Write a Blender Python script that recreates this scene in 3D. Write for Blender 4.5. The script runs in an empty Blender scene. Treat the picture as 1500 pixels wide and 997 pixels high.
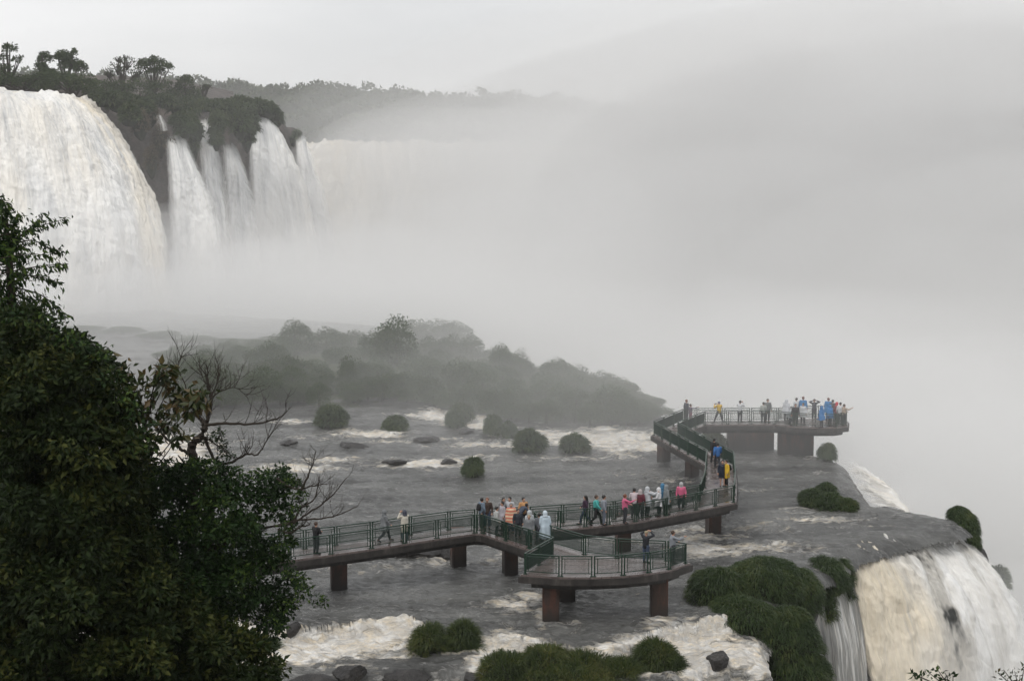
import bpy, bmesh, math, random
import numpy as np
from mathutils import Vector, Matrix
from mathutils.geometry import tessellate_polygon

random.seed(7)
rng = np.random.default_rng(11)
SC = bpy.context.scene
COL = SC.collection

# ------------------------------------------------------------------ camera
FPX, CX, CY = 2400.0, 750.0, 498.5
CAMZ = 23.0
PITCH = math.atan((CY - 228.0) / FPX)
cam_data = bpy.data.cameras.new("camera")
cam_data.sensor_width = 36.0
cam_data.lens = 36.0 * FPX / 1500.0
cam_data.clip_start = 0.5
cam_data.clip_end = 6000.0
cam = bpy.data.objects.new("camera", cam_data)
COL.objects.link(cam)
cam.location = (0, 0, CAMZ)
cam.rotation_euler = (math.pi / 2 - PITCH, 0, 0)
SC.camera = cam
CP, SP = math.cos(PITCH), math.sin(PITCH)

def ray(px, py):
    """direction (y = 1) seen through a point of the 1500 x 997 picture"""
    u, v = (px - CX) / FPX, (CY - py) / FPX
    y = CP + v * SP
    z = -SP + v * CP
    return u / y, z / y

def W(px, py, z=0.0):
    rx, rz = ray(px, py)
    d = (z - CAMZ) / rz
    return Vector((rx * d, d, z))

def D(px, py, d):
    rx, rz = ray(px, py)
    return Vector((rx * d, d, CAMZ + rz * d))

def PXM(d):          # metres per photo pixel at distance d
    return d / FPX

# ------------------------------------------------------------------ noise
def _h(ix, iy, iz, s):
    n = (ix.astype(np.int64) * 374761393 + iy.astype(np.int64) * 668265263 + iz.astype(np.int64) * 2147483647 + s * 1274126177) & 0xFFFFFFFF
    n = ((n ^ (n >> 13)) * 1274126177) & 0xFFFFFFFF
    n = (n ^ (n >> 16)) & 0xFFFFFFFF
    return n.astype(np.float64) / 4294967295.0

def vnoise(x, y, z=None, s=0):
    x = np.asarray(x, float); y = np.asarray(y, float)
    z = np.zeros_like(x) if z is None else np.asarray(z, float)
    x0, y0, z0 = np.floor(x), np.floor(y), np.floor(z)
    fx, fy, fz = x - x0, y - y0, z - z0
    fx, fy, fz = [f * f * (3 - 2 * f) for f in (fx, fy, fz)]
    r = 0
    for dx in (0, 1):
        for dy in (0, 1):
            for dz in (0, 1):
                w = (fx if dx else 1 - fx) * (fy if dy else 1 - fy) * (fz if dz else 1 - fz)
                r = r + w * _h(x0 + dx, y0 + dy, z0 + dz, s)
    return r

def fbm(x, y, z=None, o=4, s=0):
    a, r, t = 1.0, 0.0, 0.0
    for i in range(o):
        f = 2.03 ** i
        r = r + a * vnoise(np.asarray(x) * f, np.asarray(y) * f, None if z is None else np.asarray(z) * f, s + i)
        t += a
        a *= 0.5
    return r / t

def sstep(a, b, x):
    t = np.clip((x - a) / (b - a), 0, 1)
    return t * t * (3 - 2 * t)

# ------------------------------------------------------------------ object helpers
def tag(o, label=None, cat=None, group=None, kind=None):
    if label: o['label'] = label
    if cat: o['category'] = cat
    if group: o['group'] = group
    if kind: o['kind'] = kind
    return o

def link(name, me, mats=(), parent=None):
    o = bpy.data.objects.new(name, me)
    COL.objects.link(o)
    for m in (mats if isinstance(mats, (list, tuple)) else [mats]):
        me.materials.append(m)
    if parent is not None:
        o.parent = parent
    return o

def empty(name, loc, rz=0.0):
    o = bpy.data.objects.new(name, None)
    COL.objects.link(o)
    o.location = loc
    o.rotation_euler = (0, 0, rz)
    o.empty_display_size = 0.3
    return o

def npmesh(name, V, F, attrs=None, smooth=False, midx=None):
    """V (n,3); F list of (m,k) int arrays"""
    me = bpy.data.meshes.new(name)
    V = np.ascontiguousarray(V, dtype=np.float32)
    if not isinstance(F, list): F = [F]
    F = [np.asarray(f, dtype=np.int32) for f in F if len(f)]
    loops = np.concatenate([f.ravel() for f in F])
    tot = np.concatenate([np.full(len(f), f.shape[1], np.int32) for f in F])
    start = np.concatenate([[0], np.cumsum(tot)[:-1]]).astype(np.int32)
    me.vertices.add(len(V)); me.vertices.foreach_set('co', V.ravel())
    me.loops.add(len(loops)); me.loops.foreach_set('vertex_index', loops)
    me.polygons.add(len(tot)); me.polygons.foreach_set('loop_start', start); me.polygons.foreach_set('loop_total', tot)
    if midx is not None: me.polygons.foreach_set('material_index', np.asarray(midx, np.int32))
    me.polygons.foreach_set('use_smooth', np.full(len(tot), bool(smooth)))
    for k, a in (attrs or {}).items():
        a = np.asarray(a, np.float32)
        at = me.attributes.new(k, 'FLOAT', 'POINT')
        at.data.foreach_set('value', a)
    me.update(calc_edges=True)
    me.validate()
    return me

def gridF(nu, nv, off=0):
    i = np.arange(nu - 1)[:, None] * nv + np.arange(nv - 1)[None, :]
    i = i.ravel() + off
    return np.stack([i, i + nv, i + nv + 1, i + 1], 1)

class MB:
    """collects boxes, tubes and prisms into one mesh"""
    def __init__(s): s.v = []; s.f = []
    def add(s, vs, fs):
        b = len(s.v); s.v += [tuple(p) for p in vs]; s.f += [tuple(i + b for i in f) for f in fs]
    def box(s, c, hx, hy, z0, z1, ax=Vector((1, 0, 0)), ay=Vector((0, 1, 0))):
        c = Vector(c); vs = []
        for z in (z0, z1):
            for sx, sy in ((-1, -1), (1, -1), (1, 1), (-1, 1)):
                p = c + ax * hx * sx + ay * hy * sy
                vs.append((p.x, p.y, z))
        s.add(vs, [(3, 2, 1, 0), (4, 5, 6, 7), (0, 1, 5, 4), (1, 2, 6, 5), (2, 3, 7, 6), (3, 0, 4, 7)])
    def bar(s, a, b, w, h, up=Vector((0, 0, 1))):
        a, b = Vector(a), Vector(b); d = (b - a).normalized()
        sd = d.cross(up)
        if sd.length < 1e-4: sd = Vector((1, 0, 0))
        sd.normalize(); u = sd.cross(d).normalized()
        vs = [p + sd * w * .5 * i + u * h * .5 * j for p in (a, b) for i, j in ((-1, -1), (1, -1), (1, 1), (-1, 1))]
        s.add(vs, [(0, 1, 2, 3), (7, 6, 5, 4), (0, 4, 5, 1), (1, 5, 6, 2), (2, 6, 7, 3), (3, 7, 4, 0)])
    def tube(s, pts, rad, n=6, cap=True):
        pts = [Vector(p) for p in pts]
        if not hasattr(rad, '__len__'): rad = [rad] * len(pts)
        rings = []; vs = []
        ref = Vector((0.3, 0.2, 1)).normalized()
        for i, p in enumerate(pts):
            d = (pts[min(i + 1, len(pts) - 1)] - pts[max(i - 1, 0)])
            d = d.normalized() if d.length > 1e-7 else Vector((0, 0, 1))
            a = d.cross(ref)
            if a.length < 0.05: a = d.cross(Vector((1, 0, 0)))
            a.normalize(); b = d.cross(a).normalized()
            for k in range(n):
                t = 2 * math.pi * k / n
                vs.append(p + (a * math.cos(t) + b * math.sin(t)) * rad[i])
        fs = []
        for i in range(len(pts) - 1):
            for k in range(n):
                k2 = (k + 1) % n
                fs.append((i * n + k, i * n + k2, (i + 1) * n + k2, (i + 1) * n + k))
        if cap:
            fs.append(tuple(range(n))[::-1]); fs.append(tuple((len(pts) - 1) * n + k for k in range(n)))
        s.add(vs, fs)
    def ball(s, c, r, sx=1, sy=1, sz=1, n=8, m=6):
        c = Vector(c); vs = [c + Vector((0, 0, r * sz))]; fs = []
        for j in range(1, m):
            ph = math.pi * j / m
            for k in range(n):
                t = 2 * math.pi * k / n
                vs.append(c + Vector((r * sx * math.sin(ph) * math.cos(t), r * sy * math.sin(ph) * math.sin(t), r * sz * math.cos(ph))))
        vs.append(c - Vector((0, 0, r * sz)))
        for k in range(n): fs.append((0, 1 + k, 1 + (k + 1) % n))
        for j in range(m - 2):
            for k in range(n):
                k2 = (k + 1) % n; a = 1 + j * n
                fs.append((a + k, a + n + k, a + n + k2, a + k2))
        l = len(vs) - 1; a = 1 + (m - 2) * n
        for k in range(n): fs.append((l, a + (k + 1) % n, a + k))
        s.add(vs, fs)
    def prism(s, poly, z0, z1):
        n = len(poly); P = [Vector((p[0], p[1], 0)) for p in poly]
        area = sum(P[i].x * P[(i + 1) % n].y - P[(i + 1) % n].x * P[i].y for i in range(n))
        if area < 0: P = P[::-1]
        tris = tessellate_polygon([P])
        vs = [(p.x, p.y, z0) for p in P] + [(p.x, p.y, z1) for p in P]
        fs = []
        for t in tris:
            a, b, c = t
            cr = (P[b] - P[a]).cross(P[c] - P[a]).z
            if cr < 0: a, b, c = c, b, a
            fs.append((a + n, b + n, c + n)); fs.append((c, b, a))
        for i in range(n):
            j = (i + 1) % n
            fs.append((i, j, j + n, i + n))
        s.add(vs, fs)
    def mesh(s, name='m', smooth=False):
        me = bpy.data.meshes.new(name)
        me.from_pydata(s.v, [], s.f)
        if smooth: me.polygons.foreach_set('use_smooth', [True] * len(me.polygons))
        me.update()
        return me
    def build(s, name, mat, parent=None, smooth=False):
        return link(name, s.mesh(name, smooth), mat, parent)

# ------------------------------------------------------------------ materials
class NT:
    def __init__(s, name):
        s.m = bpy.data.materials.new(name); s.m.use_nodes = True
        s.t = s.m.node_tree; s.t.nodes.clear()
        s.out = s.t.nodes.new('ShaderNodeOutputMaterial')
    def n(s, typ, **kw):
        nd = s.t.nodes.new(typ)
        for k, v in kw.items():
            if k.startswith('i_'): nd.inputs[k[2:].replace('_', ' ')].default_value = v
            else: setattr(nd, k, v)
        return nd
    def l(s, a, b): s.t.links.new(a, b)
    def val(s, nd, key, v):
        if hasattr(v, 'is_output') or isinstance(v, bpy.types.NodeSocket): s.l(v, nd.inputs[key])
        else: nd.inputs[key].default_value = v
    def coord(s): return s.n('ShaderNodeTexCoord').outputs['Object']
    def noise(s, vec=None, scale=5, detail=4, rough=.55, dist=0.0):
        nd = s.n('ShaderNodeTexNoise'); nd.inputs['Scale'].default_value = scale; nd.inputs['Detail'].default_value = detail
        nd.inputs['Roughness'].default_value = rough; nd.inputs['Distortion'].default_value = dist
        if vec is not None: s.l(vec, nd.inputs['Vector'])
        return nd.outputs['Fac']
    def mapping(s, vec, scale=(1, 1, 1), rot=(0, 0, 0), loc=(0, 0, 0)):
        nd = s.n('ShaderNodeMapping'); s.l(vec, nd.inputs['Vector'])
        nd.inputs['Scale'].default_value = scale; nd.inputs['Rotation'].default_value = rot; nd.inputs['Location'].default_value = loc
        return nd.outputs['Vector']
    def math(s, op, a, b=0.0, c=None, clamp=False):
        nd = s.n('ShaderNodeMath', operation=op); nd.use_clamp = clamp
        s.val(nd, 0, a); s.val(nd, 1, b)
        if c is not None: s.val(nd, 2, c)
        return nd.outputs[0]
    def ramp(s, fac, stops, interp='LINEAR'):
        nd = s.n('ShaderNodeValToRGB'); cr = nd.color_ramp; cr.interpolation = interp
        while len(cr.elements) < len(stops): cr.elements.new(0.5)
        for e, (p, c) in zip(cr.elements, stops):
            e.position = p; e.color = (c[0], c[1], c[2], 1) if hasattr(c, '__len__') else (c, c, c, 1)
        s.l(fac, nd.inputs['Fac']); return nd.outputs['Color']
    def mix(s, fac, a, b):
        nd = s.n('ShaderNodeMix', data_type='RGBA')
        s.val(nd, 0, fac)
        for k, v in ((6, a), (7, b)):
            if isinstance(v, (tuple, list)): nd.inputs[k].default_value = (*v[:3], 1)
            else: s.l(v, nd.inputs[k])
        return nd.outputs[2]
    def attr(s, name):
        nd = s.n('ShaderNodeAttribute'); nd.attribute_name = name; return nd.outputs['Fac']
    def bump(s, h, strength=.5, dist=.05, normal=None):
        nd = s.n('ShaderNodeBump'); nd.inputs['Strength'].default_value = strength; nd.inputs['Distance'].default_value = dist
        s.l(h, nd.inputs['Height'])
        if normal is not None: s.l(normal, nd.inputs['Normal'])
        return nd.outputs['Normal']
    def bsdf(s, color, rough=.6, spec=.5, normal=None, **kw):
        nd = s.n('ShaderNodeBsdfPrincipled')
        if isinstance(color, (tuple, list)): nd.inputs['Base Color'].default_value = (*color[:3], 1)
        else: s.l(color, nd.inputs['Base Color'])
        s.val(nd, 'Roughness', rough); s.val(nd, 'Specular IOR Level', spec)
        if normal is not None: s.l(normal, nd.inputs['Normal'])
        for k, v in kw.items(): s.val(nd, k, v)
        s.l(nd.outputs[0], s.out.inputs['Surface'])
        return nd

_fab = {}
def fabric(col, rough=.75, spec=.3, alpha=None):
    key = (tuple(col), rough)
    if key in _fab: return _fab[key]
    t = NT('fabric'); c = t.coord()
    n = t.noise(c, 9, 3)
    col2 = tuple(x * .72 for x in col)
    cc = t.mix(n, col2, col)
    t.bsdf(cc, rough, spec, t.bump(t.noise(c, 22, 2), .4, .02))
    _fab[key] = t.m
    return t.m

def leaf_mat(name, dark, mid, light, rough=.55, spec=.35, trans=0.0):
    t = NT(name)
    a = t.attr('tint')
    c = t.ramp(a, [(0, dark), (.55, mid), (1, light)])
    b = t.bsdf(c, rough, spec)
    if trans:
        tr = t.n('ShaderNodeBsdfTranslucent'); t.l(c, tr.inputs['Color'])
        mx = t.n('ShaderNodeMixShader'); mx.inputs[0].default_value = trans
        t.l(b.outputs[0], mx.inputs[1]); t.l(tr.outputs[0], mx.inputs[2]); t.l(mx.outputs[0], t.out.inputs['Surface'])
    return t.m

M = {}
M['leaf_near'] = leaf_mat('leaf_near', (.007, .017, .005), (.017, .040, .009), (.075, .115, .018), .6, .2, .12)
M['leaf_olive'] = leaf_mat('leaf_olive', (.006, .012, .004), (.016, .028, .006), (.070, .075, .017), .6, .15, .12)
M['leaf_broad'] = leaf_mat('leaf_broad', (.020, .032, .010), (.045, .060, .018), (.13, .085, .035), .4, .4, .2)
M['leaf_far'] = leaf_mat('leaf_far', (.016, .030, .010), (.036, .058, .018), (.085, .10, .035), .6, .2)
M['leaf_island'] = leaf_mat('leaf_island', (.022, .040, .014), (.040, .066, .022), (.080, .10, .035), .65, .2)
M['grass'] = leaf_mat('grass', (.014, .032, .007), (.036, .064, .014), (.10, .115, .028), .5, .35, .15)
M['grass_lime'] = leaf_mat('grass_lime', (.017, .034, .007), (.050, .074, .013), (.13, .125, .030), .5, .35, .2)
M['dead_leaf'] = leaf_mat('dead_leaf', (.05, .04, .025), (.09, .07, .045), (.13, .11, .07), .7, .2)
t = NT('grass_core'); t.bsdf(t.mix(t.noise(t.coord(), 6, 4), (.008, .012, .006), (.020, .026, .012)), .9, .2); M['core'] = t.m
t = NT('bark'); c = t.coord()
t.bsdf(t.mix(t.noise(t.mapping(c, (14, 14, 4)), 3, 5), (.018, .014, .011), (.06, .05, .04)), .85, .25, t.bump(t.noise(c, 40, 3), .6, .02)); M['bark'] = t.m
t = NT('wet_rock'); c = t.coord()
n1 = t.noise(c, 1.3, 6, .6)
t.bsdf(t.ramp(n1, [(.3, (.008, .007, .007)), (.55, (.020, .018, .017)), (.75, (.05, .045, .04))]), t.ramp(t.noise(c, 4, 3), [(.3, .25), (.7, .6)]), .5, t.bump(t.noise(c, 5, 6, .65), .9, .12)); M['rock'] = t.m
t = NT('cliff_rock'); c = t.coord()
cc = t.ramp(t.noise(t.mapping(c, (1, 1, .5)), .25, 7, .62), [(.3, (.03, .027, .025)), (.5, (.075, .062, .055)), (.62, (.12, .095, .082)), (.8, (.045, .055, .03))])
t.bsdf(cc, .7, .35, t.bump(t.noise(t.mapping(c, (1, 1, 2.2)), .5, 7, .65), 1.0, 1.2)); M['cliff'] = t.m
t = NT('green_paint'); c = t.coord()
t.bsdf(t.mix(t.noise(c, 6, 4), (.005, .022, .013), (.008, .036, .019)), .38, .4); M['green'] = t.m
t = NT('green_mesh'); c = t.coord()
t.bsdf((.009, .028, .019), .4, .45); M['mesh'] = t.m
t = NT('wet_deck'); c = t.coord()
n1 = t.noise(c, 1.1, 5, .6); n2 = t.noise(c, 14, 3)
g = t.n('ShaderNodeTexBrick'); g.offset = 0.0
t.l(t.mapping(c, (1, 1, 1), (0, 0, .35)), g.inputs['Vector']); g.inputs['Scale'].default_value = 1.0
g.inputs['Brick Width'].default_value = 1.2; g.inputs['Row Height'].default_value = .5; g.inputs['Mortar Size'].default_value = .018
g.inputs['Color1'].default_value = (.17, .14, .13, 1); g.inputs['Color2'].default_value = (.12, .10, .095, 1); g.inputs['Mortar'].default_value = (.05, .04, .038, 1)
cc = t.mix(t.math('MULTIPLY', n1, .8), g.outputs['Color'], (.11, .085, .08))
t.bsdf(cc, t.ramp(n1, [(.35, .12), (.65, .42)]), .55, t.bump(n2, .25, .01)); M['deck'] = t.m
t = NT('deck_concrete'); c = t.coord()
n1 = t.noise(t.mapping(c, (1, 1, .4)), 2.2, 6, .65)
t.bsdf(t.ramp(n1, [(.3, (.014, .012, .011)), (.52, (.030, .026, .024)), (.62, (.05, .044, .04)), (.75, (.10, .085, .078))]), .6, .4, t.bump(t.noise(c, 12, 4), .5, .02)); M['concrete'] = t.m
t = NT('pier_concrete'); c = t.coord()
n1 = t.noise(t.mapping(c, (1.4, 1.4, .35)), 1.6, 6, .65)
z = t.n('ShaderNodeSeparateXYZ'); t.l(c, z.inputs[0])
wet = t.math('SUBTRACT', 1.0, t.math('MULTIPLY', z.outputs['Z'], .8), clamp=True)
cc = t.ramp(n1, [(.3, (.030, .020, .018)), (.5, (.060, .036, .028)), (.62, (.13, .052, .034)), (.8, (.055, .04, .035))])
t.bsdf(t.mix(wet, cc, (.022, .018, .016)), .5, .45, t.bump(t.noise(c, 9, 4), .6, .03)); M['pier'] = t.m
t = NT('skin'); t.bsdf(t.mix(t.noise(t.coord(), 12, 2), (.36, .20, .14), (.44, .26, .19)), .55, .35); M['skin'] = t.m
def hair_mat(nm, c0):
    t = NT(nm); t.bsdf(t.mix(t.noise(t.mapping(t.coord(), (30, 30, 4)), 3, 3), tuple(x * .6 for x in c0), c0), .45, .4); return t.m
M['hair_black'] = hair_mat('hair_black', (.012, .010, .009))
M['hair_brown'] = hair_mat('hair_brown', (.055, .030, .018))
M['hair_red'] = hair_mat('hair_red', (.17, .06, .03))
M['hair_blond'] = hair_mat('hair_blond', (.32, .25, .16))
M['hair_grey'] = hair_mat('hair_grey', (.20, .20, .20))
# ------------------------------------------------------------------ water materials
def water_mat(name, deep=(.085, .086, .082), foam_a=(.86, .85, .82), foam_b=(.76, .67, .53), fsc=1.0):
    t = NT(name); c = t.coord()
    fo = t.attr('foam')
    m1 = t.mapping(c, (.55 * fsc, 1.0 * fsc, 1.0), (0, 0, .25))
    wp = t.n('ShaderNodeTexNoise'); wp.inputs['Scale'].default_value = .45; wp.inputs['Detail'].default_value = 3; t.l(m1, wp.inputs['Vector'])
    vm = t.n('ShaderNodeVectorMath', operation='MULTIPLY_ADD'); t.l(wp.outputs['Color'], vm.inputs[0]); vm.inputs[1].default_value = (2.4, 2.4, 0); t.l(m1, vm.inputs[2])
    n1 = t.noise(vm.outputs[0], 1.15, 9, .72, .6)
    n2 = t.noise(m1, .22, 3, .5)
    x = t.math('ADD', t.math('SUBTRACT', n1, .675), t.math('MULTIPLY', fo, .42))
    x = t.math('ADD', x, t.math('MULTIPLY', t.math('SUBTRACT', n2, .5), .16))
    mask = t.math('MULTIPLY', x, 6.5, clamp=True)
    n3 = t.noise(m1, 2.6, 5, .6, .5)
    fcol = t.mix(t.ramp(n3, [(.42, 0), (.62, 1)]), foam_b, foam_a)
    n4 = t.noise(t.mapping(c, (.3, 1, 1), (0, 0, .2)), .35, 4, .6)
    dcol = t.mix(t.ramp(n4, [(.35, 0), (.65, 1)]), tuple(v * .45 for v in deep), tuple(v * 1.6 for v in deep))
    col = t.mix(mask, dcol, fcol)
    st = t.noise(t.mapping(c, (.5, 1.5, 1), (0, 0, .3)), 2.3, 8, .72, 1.2)
    froth = t.math('MULTIPLY', t.math('SUBTRACT', t.math('ADD', st, t.math('ADD', t.math('MULTIPLY', n2, .20), t.math('MULTIPLY', fo, .22))), .695), 5.5, clamp=True)
    col = t.mix(t.math('MULTIPLY', froth, .75), col, (.50, .49, .47))
    w1 = t.noise(t.mapping(c, (.45, 1.2, 1), (0, 0, .15)), 1.7, 7, .68, .9)
    h = t.math('ADD', w1, t.math('MULTIPLY', t.math('MULTIPLY', mask, n3), .8))
    t.bsdf(col, t.math('ADD', .16, t.math('MULTIPLY', mask, .6)), .5, t.bump(h, 1.0, .26))
    return t.m

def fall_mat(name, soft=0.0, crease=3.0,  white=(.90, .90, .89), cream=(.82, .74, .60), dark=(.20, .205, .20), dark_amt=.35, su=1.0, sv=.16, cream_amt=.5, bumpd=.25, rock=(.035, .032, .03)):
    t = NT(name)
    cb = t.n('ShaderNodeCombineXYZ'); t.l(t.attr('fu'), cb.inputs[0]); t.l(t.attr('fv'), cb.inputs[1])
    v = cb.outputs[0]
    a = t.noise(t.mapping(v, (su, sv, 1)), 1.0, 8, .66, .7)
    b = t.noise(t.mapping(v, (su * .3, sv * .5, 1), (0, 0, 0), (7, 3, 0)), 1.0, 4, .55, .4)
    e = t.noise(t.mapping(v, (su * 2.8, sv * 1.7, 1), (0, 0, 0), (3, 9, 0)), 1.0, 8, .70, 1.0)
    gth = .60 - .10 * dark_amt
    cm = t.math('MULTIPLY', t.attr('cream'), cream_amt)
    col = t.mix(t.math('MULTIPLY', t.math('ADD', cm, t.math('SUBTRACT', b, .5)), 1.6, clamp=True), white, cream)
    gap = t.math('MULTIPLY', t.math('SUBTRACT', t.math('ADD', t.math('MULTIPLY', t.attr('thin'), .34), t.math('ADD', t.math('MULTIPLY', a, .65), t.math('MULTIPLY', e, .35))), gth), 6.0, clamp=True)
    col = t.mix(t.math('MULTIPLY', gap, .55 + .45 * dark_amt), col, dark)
    col = t.mix(t.math('MULTIPLY', t.math('SUBTRACT', .50, e), crease, clamp=True), col, tuple(x * .62 for x in cream))  # creases between billows darkened in the colour, standing in for their shade
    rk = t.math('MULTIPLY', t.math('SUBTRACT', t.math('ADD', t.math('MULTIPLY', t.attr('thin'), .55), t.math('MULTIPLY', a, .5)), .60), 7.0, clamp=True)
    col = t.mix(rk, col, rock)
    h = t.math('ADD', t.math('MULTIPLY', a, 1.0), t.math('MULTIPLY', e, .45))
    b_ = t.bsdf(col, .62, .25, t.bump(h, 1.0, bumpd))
    if soft:
        al = t.math('MULTIPLY', t.math('ADD', t.math('MULTIPLY', t.attr('edge'), 1.0 / soft), t.math('MULTIPLY', t.math('SUBTRACT', t.math('ADD', t.math('MULTIPLY', a, .5), t.math('MULTIPLY', e, .5)), .60), 3.2)), 1.0, clamp=True)
        t.l(t.math('MULTIPLY', al, t.math('MULTIPLY', t.attr('edge'), 2.2, clamp=True), clamp=True), b_.inputs['Alpha'])
    return t.m

M['river'] = water_mat('river_water')
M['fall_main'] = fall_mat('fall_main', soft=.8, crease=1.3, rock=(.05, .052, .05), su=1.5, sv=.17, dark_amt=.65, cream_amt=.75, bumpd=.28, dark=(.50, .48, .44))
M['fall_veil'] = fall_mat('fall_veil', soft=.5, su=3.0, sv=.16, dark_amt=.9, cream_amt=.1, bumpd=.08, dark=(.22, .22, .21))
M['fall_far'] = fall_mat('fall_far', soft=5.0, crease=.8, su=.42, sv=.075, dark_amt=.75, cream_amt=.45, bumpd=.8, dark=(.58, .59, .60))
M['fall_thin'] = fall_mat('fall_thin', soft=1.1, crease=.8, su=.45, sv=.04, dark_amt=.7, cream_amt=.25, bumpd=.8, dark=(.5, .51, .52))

# ------------------------------------------------------------------ river shelf
edge_px = [(965, 606), (985, 620), (1015, 633), (1060, 643), (1110, 650), (1160, 657), (1200, 665), (1222, 674), (1228, 684), (1240, 704), (1256, 728), (1264, 736), (1300, 740),
           (1345, 747), (1388, 755), (1399, 763), (1388, 768), (1340, 775), (1285, 785), (1236, 801), (1212, 820), (1165, 842), (1118, 872), (1092, 915), (1100, 950), (1128, 972), (1150, 1010)]
edge = [W(x, y, 0.0).xy for x, y in edge_px]
edge = [(e[0], e[1]) for e in edge] + [(11.5, 66), (9, 50)]
back = [(10, 152), (5, 170), (-5, 200), (-20, 225), (-60, 250)]
poly = [(-200, 50), (-200, 262), (-60, 262)] + back[::-1] + edge
PX_ = np.array([p[0] for p in poly]); PY_ = np.array([p[1] for p in poly])

def inside_poly(x, y):
    r = np.zeros(x.shape, bool); n = len(poly)
    for i in range(n):
        x1, y1 = poly[i]; x2, y2 = poly[(i + 1) % n]
        if y1 == y2: continue
        c = ((y1 > y) != (y2 > y)) & (x < (x2 - x1) * (y - y1) / (y2 - y1) + x1)
        r ^= c
    return r

def edge_dist(x, y):
    pl = [(-60, 250)] + back[::-1][1:] + edge
    best = np.full(x.shape, 1e9)
    for (x1, y1), (x2, y2) in zip(pl[:-1], pl[1:]):
        dx, dy = x2 - x1, y2 - y1
        t = np.clip(((x - x1) * dx + (y - y1) * dy) / (dx * dx + dy * dy), 0, 1)
        best = np.minimum(best, np.hypot(x - x1 - t * dx, y - y1 - t * dy))
    return best

def signed(x, y):          # > 0 outside the shelf
    d = edge_dist(x, y)
    return np.where(inside_poly(x, y), -d, d)

lip1 = sorted([(p.x, p.y) for p in [W(x, y) for x, y in [(200, 918), (300, 917), (400, 916), (470, 908), (520, 903), (600, 905), (625, 912), (650, 922), (700, 925), (770, 932), (800, 930), (850, 944), (890, 950), (925, 938), (955, 920), (1000, 912), (1040, 905), (1100, 890)]]])
lip2 = sorted([(p.x, p.y) for p in [W(x, y, -.8) for x, y in [(250, 1015), (380, 1005), (485, 985), (560, 977), (640, 968), (720, 972), (800, 985), (900, 985), (1000, 985), (1040, 968), (1080, 962), (1120, 972), (1150, 1000)]]])

def shelf_z(x, y, s):
    l1 = np.interp(x, [p[0] for p in lip1], [p[1] for p in lip1]) + .35 * (fbm(x * 2.2, x * 0, o=3, s=5) - .5)
    l2 = np.interp(x, [p[0] for p in lip2], [p[1] for p in lip2]) + .8 * (fbm(x * 1.5, x * 0, o=3, s=8) - .5)
    z = -.8 * sstep(0, .22, l1 - y) - 1.5 * sstep(0, 1.6, l2 - y) - .12 * np.clip(l2 - y, 0, 8)
    o = np.clip(s, 0, None); i = np.clip(s + 1.6, 0, None)
    z = z - .05 * i ** 2 - .45 * o ** 2
    return z, l1 - y, l2 - y

# foam patches: where the photo shows broken water (centre, radii, strength)
FO = [(240, 660, 70, 26, .85), (540, 634, 55, 4, .8), (510, 628, 30, 4, .6), (640, 607, 28, 8, 1), (700, 618, 26, 8, .95), (880, 640, 100, 11, .95), (930, 654, 50, 8, .9), (800, 636, 40, 7, .8),
      (720, 651, 60, 4, .7), (620, 676, 55, 6, .9), (480, 672, 40, 5, .7), (430, 684, 60, 5, .8), (560, 645, 60, 4, .55), (650, 640, 60, 4, .5), (450, 640, 40, 4, .5), (440, 615, 40, 4, .5), (730, 636, 30, 4, .5),
      (700, 668, 60, 4, .45), (830, 668, 80, 5, .45), (900, 690, 60, 6, .35), (985, 700, 40, 6, .4), (1080, 716, 40, 3, .55), (1095, 770, 60, 7, .5), (1010, 775, 26, 5, .6), (1030, 803, 45, 10, .85), (1090, 800, 90, 8, .6),
      (1030, 785, 50, 6, .6), (1160, 795, 40, 6, .4), (1200, 757, 60, 4, .65), (1175, 745, 25, 4, .5), (1250, 768, 60, 3, .3), (740, 815, 45, 12, .45), (560, 830, 60, 8, .4), (660, 820, 40, 8, .45), (740, 790, 40, 8, .45), (900, 790, 60, 8, .35),
      (752, 885, 22, 9, .75), (775, 872, 22, 9, .6), (735, 878, 25, 7, .45), (795, 905, 12, 20, .6), (830, 915, 22, 6, .75), (775, 932, 30, 8, .4), (700, 890, 20, 20, .3),
      (500, 940, 115, 16, 1.05), (430, 955, 50, 12, .95), (560, 930, 50, 10, 1.0), (590, 955, 30, 8, .6), (480, 975, 60, 4, .5), (620, 935, 30, 14, .7), (735, 940, 40, 18, 1.1), (715, 975, 22, 30, .9),
      (905, 945, 50, 7, .95), (955, 938, 50, 9, 1.1), (1040, 945, 80, 15, 1.15), (1010, 970, 60, 20, 1.1), (1080, 960, 40, 14, 1.0), (1120, 980, 30, 15, .9), (965, 910, 30, 8, .6), (1000, 905, 30, 10, .55), (1010, 880, 30, 10, .4),
      (300, 930, 80, 30, .9), (350, 970, 60, 20, .6), (850, 760, 70, 6, .4), (470, 830, 40, 12, .35), (430, 870, 30, 10, .3), (1200, 690, 20, 3, .35), (1190, 668, 22, 3, .5)]

def proj(x, y, z):
    fx, fy, fz = x, y, z - CAMZ
    dep = fy * CP - fz * SP
    up = fy * SP + fz * CP
    return CX + FPX * fx / dep, CY - FPX * up / dep

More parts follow.
